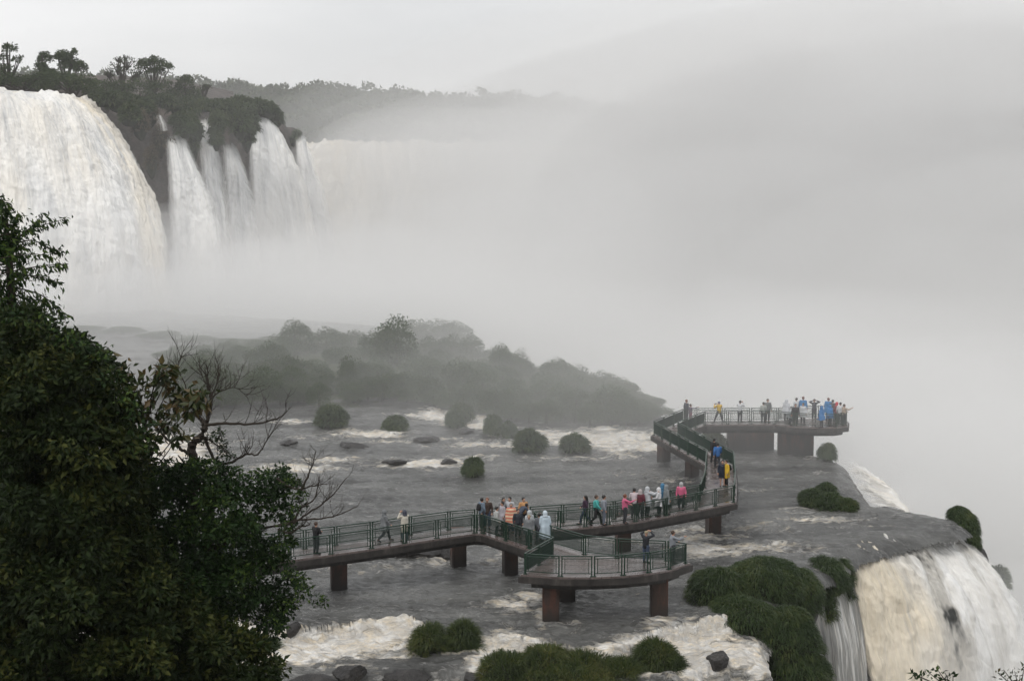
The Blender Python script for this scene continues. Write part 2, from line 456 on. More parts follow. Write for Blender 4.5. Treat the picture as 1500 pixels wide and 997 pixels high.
yy = [61.0]
while yy[-1] < 262: yy.append(yy[-1] + max(.10, yy[-1] ** 2 / (1638 * 23) * .62))
yy = np.array(yy)
uu = np.linspace(-.40, .315, 560)
Yg, Ug = np.meshgrid(yy, uu, indexing='ij')
Xg = Ug * Yg
S = signed(Xg, Yg)
Zg, A1, A2 = shelf_z(Xg, Yg, S)
qx, qy = proj(Xg, Yg, np.minimum(Zg, 0))
foam = np.full(Xg.shape, .10)
wob = (fbm(Xg * .5, Yg * .5, o=3, s=31) - .5)
for a, b, rx, ry, k in FO:
    r2 = ((qx - a) / rx) ** 2 + ((qy - b) / ry) ** 2
    foam = np.maximum(foam, min(1.15, k * 1.12) * np.exp(-(r2 * (1 + 1.6 * wob)) * .55))
foam = np.maximum(foam, 1.15 * sstep(-.12, .08, A1) * sstep(1.6, .5, A1) * sstep(-30, -8, -np.abs(Xg + 0) * 0 - 9))
foam = np.maximum(foam, .9 * sstep(.3, .9, A2) * sstep(7, 2, A2))
foam = foam - np.clip(foam - .3, 0, 1) * np.exp(-(((qx - 832) / 38) ** 4 + ((qy - 930) / 22) ** 4))
# the ridge line of every rapid: broken crests, and long low swell elsewhere
rough = np.clip(foam, 0, 1)
Zg = Zg + (fbm(Xg * .42, Yg * .9, o=4, s=3) - .5) * (.34 + .5 * rough) + (fbm(Xg * 1.9, Yg * 2.8, o=3, s=14) - .5) * (.16 + .40 * rough)
Zg = Zg - .10
keep = S < 1.15
nu, nv = Xg.shape
F = gridF(nu, nv)
kf = keep.ravel()
F = F[kf[F].all(axis=1)]
V = np.stack([Xg.ravel(), Yg.ravel(), Zg.ravel()], 1)
used = np.zeros(len(V), bool); used[F.ravel()] = True
rm = np.cumsum(used) - 1
me = npmesh('river', V[used], rm[F][:, ::-1], {'foam': foam.ravel()[used]}, smooth=True)
river = link('river', me, M['river'])
tag(river, 'grey brown river running over the rock shelf in broken rapids', kind='structure')

# ------------------------------------------------------------------ waterfalls from depth-placed columns
def catmull(P, t):
    P = np.asarray(P, float); n = len(P)
    x = t * (n - 1); i = np.clip(np.floor(x).astype(int), 0, n - 2); f = (x - i)[:, None]
    p0 = P[np.clip(i - 1, 0, n - 1)]; p1 = P[i]; p2 = P[i + 1]; p3 = P[np.clip(i + 2, 0, n - 1)]
    return .5 * ((2 * p1) + (-p0 + p2) * f + (2 * p0 - 5 * p1 + 4 * p2 - p3) * f ** 2 + (-p0 + 3 * p1 - 3 * p2 + p3) * f ** 3)

def puff(x, y, o, s):
    r = 0; a = 1; t = 0
    for i in range(o):
        r = r + a * np.abs(2 * fbm(x * 2.1 ** i + i * 7, y * 2.1 ** i, o=2, s=s + i) - 1); t += a; a *= .6
    return r / t

def sheet(name, cols, nu, nv, mat, amp=.4, pf=None, fr=(.5, .12), seed=0, cream=0.3, thin=0.1, thinf=None, creamf=None, rag=(0, 0), topsoft=False, kind='structure', label=None, lump=0.0):
    """cols: columns of (px, py, distance) from crest to foot"""
    P = np.array([[tuple(D(*q)) for q in c] for c in cols])            # ncol, nrow, 3
    tv = np.linspace(0, 1, nv); tu = np.linspace(0, 1, nu)
    A = np.stack([catmull(c, tv) for c in P])                          # ncol, nv, 3
    B = np.stack([catmull(A[:, j], tu) for j in range(nv)], 1)         # nu, nv, 3
    du = np.gradient(B, axis=0); dv = np.gradient(B, axis=1)
    N = np.cross(du, dv); N /= np.linalg.norm(N, axis=2, keepdims=True) + 1e-9
    cdir = B - np.array([0, 0, CAMZ])
    N *= -np.sign((N * cdir).sum(2, keepdims=True))
    lu = np.cumsum(np.linalg.norm(du, axis=2), 0); lv = np.cumsum(np.linalg.norm(dv, axis=2), 1)
    lu = np.repeat(lu[:, :1] * .5 + lu.mean(1, keepdims=True) * .5, nv, 1)
    n = fbm(lu * fr[0] + seed * 3.1, lv * fr[1], o=5, s=seed) - .5
    n2 = fbm(lu * fr[0] * 3.5, lv * fr[1] * 4.5, o=4, s=seed + 9) - .5
    n3 = np.abs(fbm(lu * .55, lv * .45 - lu * .2, o=4, s=seed + 22) - .5)
    env = sstep(0, .08, np.repeat(tv[None, :], nu, 0))
    pfd = 0 if pf is None else pf[0] * (puff(lu * pf[1] + n * 1.2, lv * pf[2] + n * 1.6, 4, seed + 50) * 2.2 - .5)
    B = B + N * ((pfd + n * amp * 2 + n2 * amp * .7 + lump * (n3 - .12)) * env)[..., None]
    th = np.full((nu, nv), float(thin)) if thinf is None else thinf(tu[:, None] + 0 * tv[None], tv[None] + 0 * tu[:, None], lu, lv)
    cr = np.full((nu, nv), float(cream)) if creamf is None else creamf(tu[:, None] + 0 * tv[None], tv[None] + 0 * tu[:, None], lu, lv)
    F = gridF(nu, nv)
    # ragged sides and crest
    U = tu[:, None] + 0 * tv[None]; Vv = tv[None] + 0 * tu[:, None]
    W_ = lu[-1:].mean()
    edge_ = np.minimum(U if rag[0] > 0 else 9, 1 - U if rag[1] > 0 else 9) * W_ + 0 * U
    if rag[0] > 0: edge_ = np.minimum(edge_, lv * .6)
    if topsoft: edge_ = np.minimum(np.minimum(U, 1 - U) * W_ * 1.5, lv * .34)
    rag = (0, 0)
    e0 = rag[0] / W_ * (.15 + fbm(lv * .9, lv * 0 + 3, o=5, s=seed + 4)[0:1] * 1.0)
    e1 = rag[1] / W_ * (.15 + fbm(lv * .9, lv * 0 + 8, o=5, s=seed + 5)[0:1] * 1.0)
    ok = (U >= e0 * (rag[0] > 0)) & (U <= 1 - e1 * (rag[1] > 0))
    okf = ok.ravel()
    F = F[okf[F].all(axis=1)]
    V = B.reshape(-1, 3)
    used = np.zeros(len(V), bool); used[F.ravel()] = True
    rm = np.cumsum(used) - 1
    me = npmesh(name, V[used], rm[F], {'fu': lu.ravel()[used], 'fv': lv.ravel()[used], 'thin': th.ravel()[used], 'edge': edge_.ravel()[used], 'cream': cr.ravel()[used]}, smooth=True)
    o = link(name, me, mat)
    tag(o, label, kind=kind)
    return o

def main_thin(u, v, lu, lv):
    g = lambda a, b, ra, rb: np.exp(-((u - a) / ra) ** 2 - ((v - b) / rb) ** 2)
    w = fbm(lu * .9 + lv * .15, lv * .32, o=5, s=77) - .5
    reg = g(.55, .30, .16, .12) + g(.62, .60, .20, .25) + .8 * g(.80, .35, .14, .12) + .5 * g(.45, .8, .08, .2) + .5 * g(.2, .2, .05, .05)
    x = .02 + np.clip(reg, 0, 1) * (.33 + 2.3 * w)
    return np.clip(x, 0, 1)
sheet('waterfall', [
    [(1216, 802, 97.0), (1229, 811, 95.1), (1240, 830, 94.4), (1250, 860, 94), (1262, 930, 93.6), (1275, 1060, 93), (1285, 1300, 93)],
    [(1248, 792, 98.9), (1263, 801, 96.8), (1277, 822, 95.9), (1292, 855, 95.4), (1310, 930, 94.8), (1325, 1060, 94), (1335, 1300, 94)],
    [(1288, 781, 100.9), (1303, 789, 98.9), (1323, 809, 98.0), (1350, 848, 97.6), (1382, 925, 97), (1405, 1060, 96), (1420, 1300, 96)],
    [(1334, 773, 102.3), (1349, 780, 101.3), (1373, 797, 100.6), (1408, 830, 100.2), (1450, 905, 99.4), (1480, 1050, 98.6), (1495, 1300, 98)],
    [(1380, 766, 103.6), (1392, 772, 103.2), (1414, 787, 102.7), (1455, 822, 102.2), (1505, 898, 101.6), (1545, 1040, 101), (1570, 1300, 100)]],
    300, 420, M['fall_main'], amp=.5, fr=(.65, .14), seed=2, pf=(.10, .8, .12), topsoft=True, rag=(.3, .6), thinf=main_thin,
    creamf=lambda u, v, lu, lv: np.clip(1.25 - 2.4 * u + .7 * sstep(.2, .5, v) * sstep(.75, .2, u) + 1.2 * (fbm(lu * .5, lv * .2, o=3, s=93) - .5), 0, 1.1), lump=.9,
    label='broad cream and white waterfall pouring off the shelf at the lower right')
sheet('waterfall', [
    [(1172, 850, 89.8), (1180, 905, 89.2), (1186, 960, 88.8), (1192, 1100, 88)],
    [(1196, 842, 90.4), (1204, 900, 90.0), (1212, 955, 89.6), (1220, 1100, 89)],
    [(1226, 832, 92.0), (1234, 895, 91.4), (1246, 955, 91.0), (1256, 1100, 90)],
    [(1246, 826, 94.6), (1258, 880, 94.2), (1268, 950, 94.0), (1284, 1100, 93.5)]],
    120, 200, M['fall_veil'], amp=.15, fr=(1.2, .2), seed=5, thinf=lambda u, v, lu, lv: np.clip(.50 + .9 * (fbm(lu * .8, lv * .12, o=4, s=88) - .5) + .1 * v, 0, 1), topsoft=True, cream=.1, label='thin veil of water over dark rock beside the large grass mound')
sheet('waterfall', [
    [(1218, 671, 124.6), (1236, 676, 124.2), (1262, 686, 123.6), (1290, 706, 123), (1310, 740, 122)],
    [(1228, 684, 121.2), (1246, 691, 120.8), (1272, 699, 120.2), (1305, 718, 119.4), (1325, 750, 119)],
    [(1242, 706, 116.0), (1262, 714, 115.6), (1288, 722, 115), (1318, 736, 114.4), (1340, 765, 114)],
    [(1256, 728, 111.0), (1272, 735, 110.8), (1300, 745, 110.5), (1330, 758, 110), (1350, 790, 109.5)]],
    150, 110, M['fall_main'], amp=.3, pf=(.14, .7, .4), topsoft=True, fr=(.6, .4), seed=8, thinf=lambda u, v, lu, lv: np.clip(.05 + .5 * (fbm(lu * .5, lv * .8, o=3, s=41) > .60) * (v > .25) + .6 * sstep(.12, 0, v), 0, 1), cream=.25, lump=.5,
    label='white cascade sliding off the shelf behind the round grass clump')

# rock face under the edge of the shelf
V = []; pts = edge[5:]
for i in range(len(pts) - 1):
    a, b = Vector(pts[i]), Vector(pts[i + 1]); n = max(2, int((b - a).length / .5))
    for k in range(n): V.append(a.lerp(b, k / n))
V = [v for v in V]
nn = len(V); rows = 46
T = []
for i, v in enumerate(V):
    a = V[max(i - 2, 0)]; b = V[min(i + 2, nn - 1)]; d = (b - a).normalized(); out = Vector((d.y, -d.x))
    if signed(np.array([v.x + out.x]), np.array([v.y + out.y]))[0] < 0: out = -out
    T.append((v, out))
X = np.zeros((nn, rows)); Y = X.copy(); Z = X.copy()
for i, (v, o) in enumerate(T):
    for j in range(rows):
        s_ = .1 + .05 * j; X[i, j] = v.x + o.x * s_; Y[i, j] = v.y + o.y * s_; Z[i, j] = -1.7 - .02 * j * j
nz = fbm(X * .5, Y * .5, Z * .5, o=5, s=61) - .5
ox = np.array([o.x for v, o in T])[:, None]; oy = np.array([o.y for v, o in T])[:, None]
X += ox * nz * 1.0; Y += oy * nz * 1.0
me = npmesh('cliff', np.stack([X.ravel(), Y.ravel(), Z.ravel()], 1), gridF(nn, rows), smooth=True)
tag(link('cliff', me, M['rock']), 'dark wet rock face under the lip of the shelf', kind='structure')

# ------------------------------------------------------------------ upper plateau on the left: cliff, falls
def gridsheet(name, cols, nu, nv, mat, amp, fr, seed, kind='structure', label=None):
    P = np.array([[tuple(D(*q)) for q in c] for c in cols])
    tv = np.linspace(0, 1, nv); tu = np.linspace(0, 1, nu)
    A = np.stack([catmull(c, tv) for c in P]); B = np.stack([catmull(A[:, j], tu) for j in range(nv)], 1)
    du = np.gradient(B, axis=0); dv = np.gradient(B, axis=1); N = np.cross(du, dv); N /= np.linalg.norm(N, axis=2, keepdims=True) + 1e-9
    N *= -np.sign((N * (B - np.array([0, 0, CAMZ]))).sum(2, keepdims=True))
    B = B + N * ((fbm(B[..., 0] * fr, B[..., 1] * fr, B[..., 2] * fr * .7, o=6, s=seed) - .5) * amp)[..., None]
    me = npmesh(name, B.reshape(-1, 3), gridF(nu, nv), smooth=True)
    return tag(link(name, me, mat), label, kind=kind)

gridsheet('cliff', [
    [(-90, 120, 300), (-90, 140, 275), (-90, 330, 262), (-90, 560, 255)],
    [(110, 128, 300), (110, 150, 278), (110, 330, 272), (110, 560, 265)],
    [(150, 135, 300), (160, 165, 282), (180, 330, 276), (200, 560, 270)],
    [(220, 150, 305), (232, 178, 290), (240, 330, 288), (240, 560, 282)],
    [(290, 160, 315), (300, 185, 302), (305, 330, 298), (310, 560, 292)],
    [(370, 162, 330), (372, 190, 318), (372, 330, 314), (380, 560, 306)],
    [(412, 180, 345), (414, 205, 338), (420, 330, 334), (430, 560, 326)],
    [(440, 200, 372), (444, 215, 366), (452, 330, 362), (460, 560, 352)]],
    260, 160, M['cliff'], 3.2, .16, 4, label='dark rock cliff behind the far left waterfalls')
gridsheet('plateau', [
    [(-160, 128, 300), (-160, 118, 360), (-160, 112, 520)],
    [(120, 134, 298), (120, 118, 360), (120, 112, 520)],
    [(300, 165, 315), (260, 128, 360), (240, 118, 520)],
    [(415, 184, 345), (380, 160, 380), (330, 130, 520)]],
    80, 60, M['cliff'], 2.5, .1, 6, label='plateau above the left waterfalls')

sheet('waterfall', [
    [(-140, 128, 262), (-125, 134, 254), (-115, 170, 248), (-110, 330, 243), (-110, 560, 238)],
    [(-40, 130, 262), (-28, 136, 254), (-15, 172, 248), (0, 330, 242), (8, 560, 238)],
    [(40, 134, 264), (52, 142, 256), (78, 178, 250), (110, 330, 244), (128, 560, 240)],
    [(90, 138, 268), (108, 148, 260), (138, 188, 254), (190, 330, 248), (222, 560, 244)],
    [(112, 142, 272), (134, 158, 264), (172, 205, 258), (226, 330, 253), (262, 560, 248)],
    [(122, 146, 276), (148, 168, 268), (188, 222, 262), (238, 330, 257), (290, 560, 252)]],
    420, 560, M['fall_far'], amp=1.5, pf=(.65, .24, .08), fr=(.20, .03), seed=12, rag=(0, 2.5), thinf=lambda u, v, lu, lv: np.clip(.10 + .35 * sstep(.06, .0, v) + .22 * sstep(.35, .15, u) * sstep(.6, .2, v), 0, 1),
    creamf=lambda u, v, lu, lv: np.clip(.2 + .9 * np.exp(-((u - .78) / .12) ** 2) + .6 * sstep(.08, .02, v), 0, 1), lump=1.2,
    label='massive white waterfall plunging from the plateau at the far left')
falls = [
    ('narrow white waterfall falling beside bare rock, second from the left',
     [[(240, 198, 284), (241, 235, 281), (243, 330, 278), (246, 560, 272)], [(256, 188, 286), (268, 232, 282), (285, 330, 279), (298, 560, 274)], [(270, 192, 288), (292, 238, 284), (326, 330, 281), (352, 560, 276)]], 1),
    ('thin white waterfall slipping between two hanging grass clumps',
     [[(284, 172, 298), (286, 215, 294), (294, 330, 290), (300, 560, 284)], [(296, 170, 299), (304, 215, 295), (320, 330, 291), (338, 560, 286)], [(308, 174, 300), (322, 220, 296), (344, 330, 292), (372, 560, 288)]], 2),
    ('tapering white waterfall under the drooping green cliff edge',
     [[(321, 206, 306), (322, 245, 303), (324, 330, 300), (326, 560, 294)], [(334, 204, 307), (344, 245, 304), (354, 330, 301), (366, 560, 296)], [(347, 208, 308), (363, 250, 305), (384, 330, 302), (408, 560, 298)]], 3),
    ('small white chute at the head of the bare rock face',
     [[(225, 169, 283), (226, 176, 281), (227, 183, 280), (228, 192, 280)], [(232, 168, 283), (235, 176, 281), (238, 183, 280), (240, 192, 280)], [(238, 170, 284), (242, 176, 282), (246, 184, 281), (248, 192, 281)]], 4),
    ('wide white waterfall curving off the tip of the green cliff',
     [[(359, 166, 326), (360, 190, 321), (362, 330, 316), (364, 560, 308)], [(378, 166, 328), (392, 196, 323), (404, 330, 318), (416, 560, 310)], [(392, 172, 330), (418, 215, 325), (442, 330, 320), (462, 560, 312)], [(402, 178, 332), (434, 240, 328), (464, 330, 323), (496, 560, 316)]], 5),
    ('faint slender waterfall fading into the mist beyond the green tip',
     [[(432, 198, 352), (430, 240, 348), (426, 330, 344), (424, 560, 336)], [(439, 194, 353), (448, 240, 349), (462, 330, 345), (482, 560, 338)], [(446, 198, 354), (464, 245, 350), (492, 330, 346), (524, 560, 340)]], 6)]
for lb, cols, k in falls:
    cols = [[(a, b, d - 7) for a, b, d in c] for c in cols]
    sheet('waterfall', cols, 90, 300, M['fall_thin'], amp=.55, pf=(.6, .35, .14), fr=(.3, .03), seed=20 + k, rag=(1.3, 1.6) if k != 4 else (.3, .3), thin=.22, cream=.3, label=lb, lump=.5)
# far wall of the gorge with its wide fall
sheet('waterfall', [
    [(446, 210, 425), (444, 225, 420), (442, 330, 408), (442, 600, 396)],
    [(540, 210, 440), (542, 224, 434), (550, 330, 424), (556, 600, 412)],
    [(650, 212, 470), (655, 226, 462), (664, 330, 452), (670, 600, 440)],
    [(800, 216, 600), (805, 230, 590), (815, 330, 575), (820, 600, 560)],
    [(1000, 220, 700), (1010, 235, 690), (1020, 330, 670), (1030, 600, 650)]],
    200, 160, M['fall_far'], amp=2.5, pf=(2.0, .10, .04), fr=(.06, .012), seed=40, thin=.02, cream=.9, lump=2.0, label='wide sunlit cream fall on the far wall of the gorge')

gridsheet('cliff', [
    [(1060, 178, 640), (1060, 215, 600), (1060, 400, 580), (1060, 760, 560)],
    [(1250, 172, 560), (1250, 215, 520), (1250, 400, 500), (1250, 760, 480)],
    [(1450, 165, 480), (1450, 215, 440), (1450, 400, 420), (1450, 760, 400)],
    [(1800, 150, 400), (1800, 215, 360), (1800, 400, 340), (1800, 760, 330)]],
    160, 90, M['cliff'], 9.0, .05, 14, label='dark wall of the gorge at the right, all but lost in the spray')

# ------------------------------------------------------------------ lower pool, hillside, hills
t = NT('gorge_water'); c = t.coord(); t.bsdf(t.mix(t.noise(c, .03, 5), (.30, .30, .28), (.55, .54, .50)), .5, .4, t.bump(t.noise(c, .5, 4), .4, .3)); M['gorge'] = t.m
me = npmesh('water', [(-1500, 40, -42), (1500, 40, -42), (1500, 3200, -42), (-1500, 3200, -42)], [np.array([[0, 1, 2, 3]])])
tag(link('water', me, M['gorge']), 'pale churned water far down in the gorge', kind='structure')
xs = np.linspace(-60, 60, 140); ys = np.linspace(-12, 61.5, 90)
Xh, Yh = np.meshgrid(xs, ys, indexing='ij')
Zh = np.where(Yh < 4, 20.6, 20.6 - .385 * (Yh - 4)) + (fbm(Xh * .2, Yh * .2, o=4, s=70) - .5) * 2.2 - .02 * np.abs(Xh)
Zh -= np.clip(Xh - 6, 0, 40) * sstep(30, 55, Yh) * .8
t = NT('hillside_soil'); c = t.coord(); t.bsdf(t.mix(t.noise(c, 2, 6), (.020, .022, .012), (.055, .045, .03)), .9, .2, t.bump(t.noise(c, 6, 4), .7, .08)); M['soil'] = t.m
me = npmesh('hillside', np.stack([Xh.ravel(), Yh.ravel(), Zh.ravel()], 1), gridF(140, 90), smooth=True)
tag(link('hillside', me, M['soil']), 'dark soil slope dropping from the viewpoint to the river', kind='structure')

def topline(pts, x): return np.interp(x, [p[0] for p in pts], [p[1] for p in pts])
RID = [(-300, 90), (0, 100), (240, 112), (270, 112), (300, 120), (340, 117), (400, 124), (470, 120), (540, 128), (600, 133), (660, 134), (740, 138), (820, 143), (900, 151), (1000, 156), (1150, 165), (1350, 172), (1700, 178)]
Vx = []
pxs = np.linspace(-300, 1700, 220)
for j, (off, dd) in enumerate([(110, 560), (60, 585), (14, 620), (8, 700)]):
    for x in pxs:
        d = dd + (x - 200) * .12
        Vx.append(tuple(D(x, topline(RID, x) + off + 3 * math.sin(x * .03), d)))
V = np.array(Vx).reshape(4, len(pxs), 3).transpose(1, 0, 2)
me = npmesh('hills', V.reshape(-1, 3), gridF(len(pxs), 4), smooth=True)
t = NT('forest_floor'); c = t.coord(); t.bsdf(t.mix(t.noise(c, .3, 6), (.016, .022, .012), (.04, .05, .025)), .9, .1, t.bump(t.noise(c, .5, 5), 1, 2)); M['hills'] = t.m
tag(link('hills', me, M['hills']), 'long forested ridge far behind the falls', kind='structure')
# ------------------------------------------------------------------ walkway
DZ = 2.5; RH = 1.02
loop_px = [
 ('s', [(300, 806), (424, 791), (544, 775), (640, 761), (693.6, 753.6), (707, 753.6), (810, 786.5), (767, 810)]),
]
def R(px, py): return W(px, py, DZ + RH)
railA = [(300, 806.5), (424, 790.7), (544, 775), (640, 760.8), (696, 753.4), (708, 754), (811, 786.5), (768, 810.5),
         (821, 814), (869, 814.2), (913, 812.4), (951, 808.7), (981, 804), (1006, 795.5),
         (977, 792), (904, 788.6), (856, 783.4), (806, 769.5), (782, 749),
         (819, 747.8), (857.6, 744.8), (891, 741.6), (931, 737.6), (1020, 721.5), (1075.6, 710.4),
         (1077, 690), (1074.6, 661), (992.6, 617.9), (1032, 602.2), (1134, 601.6), (1165, 604.6), (1197, 606), (1225, 605.8), (1239.5, 604),
         (1240.5, 598), (1224, 594.8), (1200, 593.8), (1160, 595.2), (1139, 597.4), (1021, 597.8), (1001, 598.8), (957.7, 616.6),
         (1036, 658.7), (1034.7, 664), (1033, 690), (1026, 708.8), (1004, 713.6), (981.6, 718), (900, 733.6), (824, 738.8), (775, 742),
         (697, 745.6), (657.5, 748.6), (601, 756), (544, 764), (491.5, 770.5), (400, 781), (300, 793)]
rail = [R(*p) for p in railA]
rxy = [Vector((p.x, p.y)) for p in rail]
# deck outline: the railing loop pushed outwards
def offset(poly, d):
    n = len(poly); out = []
    area = sum(poly[i].x * poly[(i + 1) % n].y - poly[(i + 1) % n].x * poly[i].y for i in range(n))
    sg = 1 if area > 0 else -1
    for i in range(n):
        a, b, c = poly[i - 1], poly[i], poly[(i + 1) % n]
        n1 = Vector(((b - a).y, -(b - a).x)).normalized() * sg; n2 = Vector(((c - b).y, -(c - b).x)).normalized() * sg
        m = (n1 + n2)
        if m.length < .2: m = n1
        m.normalize(); k = d / max(.5, m.dot(n1))
        out.append(b + m * k)
    return out
walk = empty('walkway', (0, 84, 0))
tag(walk, 'winding concrete footbridge with green railings crossing the river to the brink', 'footbridge')
off = Vector((0, 84, 0))
def shift(o): o.matrix_parent_inverse = Matrix.Translation(-off); return o
dk = MB(); dk.prism(offset(rxy, .13), DZ - .10, DZ); shift(dk.build('deck', M['deck'], walk))
bm_ = MB(); bm_.prism(offset(rxy, .22), DZ - .42, DZ - .103); shift(bm_.build('edge_beam', M['concrete'], walk))
gd = MB(); gd.prism(offset(rxy, -.25), DZ - .72, DZ - .423); shift(gd.build('girder', M['concrete'], walk))

def pier(px, py_base, w, dep, ang=0.0, z1=DZ - .42, dback=0.0):
    p = W(px, py_base, 0); c = Vector((p.x, p.y + dep * .5 + dback, 0))
    ax = Vector((math.cos(ang), math.sin(ang), 0)); ay = Vector((-math.sin(ang), math.cos(ang), 0))
    bm = bmesh.new()
    bmesh.ops.create_cube(bm, size=1)
    for v in bm.verts:
        q = c + ax * (v.co.x * w) + ay * (v.co.y * dep); v.co = Vector((q.x, q.y, -1.6 if v.co.z < 0 else z1))
    bmesh.ops.bevel(bm, geom=[e for e in bm.edges if abs(e.verts[0].co.z - e.verts[1].co.z) > 1], offset=.06, segments=2, affect='EDGES')
    me = bpy.data.meshes.new('pier'); bm.to_mesh(me); bm.free()
    return shift(link('pier', me, M['pier'], walk))
for a in [(495, 860, .86, .9, .2), (671, 829, .82, .9, .2), (747, 838, .76, .9, .2), (807, 909, .84, .95, 0), (831, 878, .84, .95, 0), (966, 903, .86, .95, 0),
          (913, 806, .80, .9, .2), (1046, 783, .78, .9, .2), (973, 675, .72, .9, .5), (1014.5, 698, .72, .9, .5)]:
    pier(*a)
pier(1100, 657, 3.65, 1.0, 0.0); pier(1167, 664, 2.75, 1.3, -.12)

def panel(a, b, k, name='railing_panel'):
    """one railing panel from a to b (deck level)"""
    d = (b - a); L = d.length; d.normalize()
    m = MB(); P = lambda t, z: (a.x + d.x * t, a.y + d.y * t, DZ + z)
    g = .045
    for t in (g, L - g):
        m.bar(P(t, 0), P(t, RH), .055, .06, up=Vector((d.x, d.y, 0)))
        m.bar(P(t, 0), P(t, .03), .15, .15, up=Vector((d.x, d.y, 0)))
    m.bar(P(0, RH - .005), P(L, RH - .005), .07, .05)
    i = .19 if L > .9 else .12
    for t in (i, L - i): m.bar(P(t, .135), P(t, RH - .12), .035, .035, up=Vector((d.x, d.y, 0)))
    for z in (.15, RH - .13): m.bar(P(g, z), P(L - g, z), .035, .035)
    o = shift(m.build(name, M['green'], walk))
    w = MB(); n = max(2, int((L - 2 * i) / .062))
    for j in range(1, n):
        t = i + (L - 2 * i) * j / n
        w.bar(P(t, .15), P(t, RH - .13), .026, .007, up=Vector((d.x, d.y, 0)))
    for z in (.35, .56, .77): w.bar(P(i, z), P(L - i, z), .007, .007)
    wo = link('wire_mesh', w.mesh('wire_mesh'), M['mesh'], o)
    return o
npan = 0
nr = len(rxy)
for i in range(nr):
    if i == nr - 1: continue                      # open end at the left, out of frame
    a, b = rxy[i], rxy[(i + 1) % nr]; L = (b - a).length
    if L < .22: continue
    k = max(1, round(L / 1.95))
    for j in range(k):
        p = a.lerp(b, j / k); q = a.lerp(b, (j + 1) / k); dd = (q - p).normalized() * .028
        panel(p + dd, q - dd, k); npan += 1
print('PANELS', npan)
# ------------------------------------------------------------------ vegetation tools
def unit(v): return v / (np.linalg.norm(v, axis=-1, keepdims=True) + 1e-9)

def leaves_arrays(P, L, Wd, dirs=None, droop=.3, fold=.15, jit=1.0, r=None):
    """rhombic leaves: P (n,3), L length, Wd width"""
    r = r or rng
    n = len(P)
    d = r.normal(size=(n, 3)) * jit
    if dirs is not None: d = d + dirs
    d[:, 2] -= droop
    d = unit(d)
    a = unit(np.cross(d, r.normal(size=(n, 3))))
    nn = np.cross(d, a)
    s = L * r.uniform(.65, 1.25, n)[:, None]; w = (Wd / L) * s
    v0 = P; v2 = P + d * s + nn * (-fold * s); m = P + d * s * .45 + nn * (fold * .3 * s)
    v1 = m + a * w * .5; v3 = m - a * w * .5
    V = np.stack([v0, v1, v2, v3], 1).reshape(-1, 3)
    F = np.arange(n * 4).reshape(n, 4)
    return V, F

def merge(parts):
    """parts: (V, F, tint array)"""
    Vs, Fs, Ts, b = [], [], [], 0
    for V, F, T in parts:
        Vs.append(V); Fs.append(np.asarray(F) + b); Ts.append(T); b += len(V)
    return np.concatenate(Vs), Fs, np.concatenate(Ts)

def ell_points(c, r, n, shell=.55, top=0.0, rr=None):
    rr = rr or rng
    d = unit(rr.normal(size=(n, 3)))
    if top: d[:, 2] = np.where(d[:, 2] < -top, -d[:, 2] * .5, d[:, 2])
    q = rr.uniform(shell ** 3, 1, n) ** (1 / 3)
    return np.array(c) + d * q[:, None] * np.array(r), d

def crown(name, blobs, nleaf, L, Wd, mat, parent=None, tint=(.0, 1.0), shell=.5, gap=.0, seed=0, core=True, droop=.25):
    r = np.random.default_rng(seed + 100)
    vol = np.array([b[1][0] * b[1][1] * b[1][2] for b in blobs]) ** (2 / 3); vol /= vol.sum()
    parts = []
    for (c, rad), f in zip(blobs, vol):
        n = max(12, int(nleaf * f))
        P, d = ell_points(c, rad, n, shell, .5, r)
        k = 1 + .55 * (fbm(P[:, 0] / (rad[0] * .55) + seed, P[:, 1] / (rad[0] * .55), P[:, 2] / (rad[0] * .55), o=3, s=seed) - .5)
        P = np.array(c) + (P - np.array(c)) * k[:, None]
        V, F = leaves_arrays(P, L, Wd, dirs=d * .8, droop=droop, r=r)
        cl = fbm(P[:, 0] / (rad[0] * .4), P[:, 1] / (rad[0] * .4), P[:, 2] / (rad[0] * .4), o=2, s=seed + 3)
        t = np.clip(r.uniform(tint[0], tint[1], n) * .55 + cl * .6 - .1, 0, 1)
        if gap:
            keep = fbm(P[:, 0] / (rad[0] * .3), P[:, 1] / (rad[0] * .3), P[:, 2] / (rad[0] * .3), o=2, s=seed + 9) > gap
            F = F[keep]; 
        parts.append((V, F, np.repeat(t, 4)))
    V, F, T = merge(parts)
    me = npmesh(name, V, F, {'tint': T})
    return link(name, me, mat, parent)

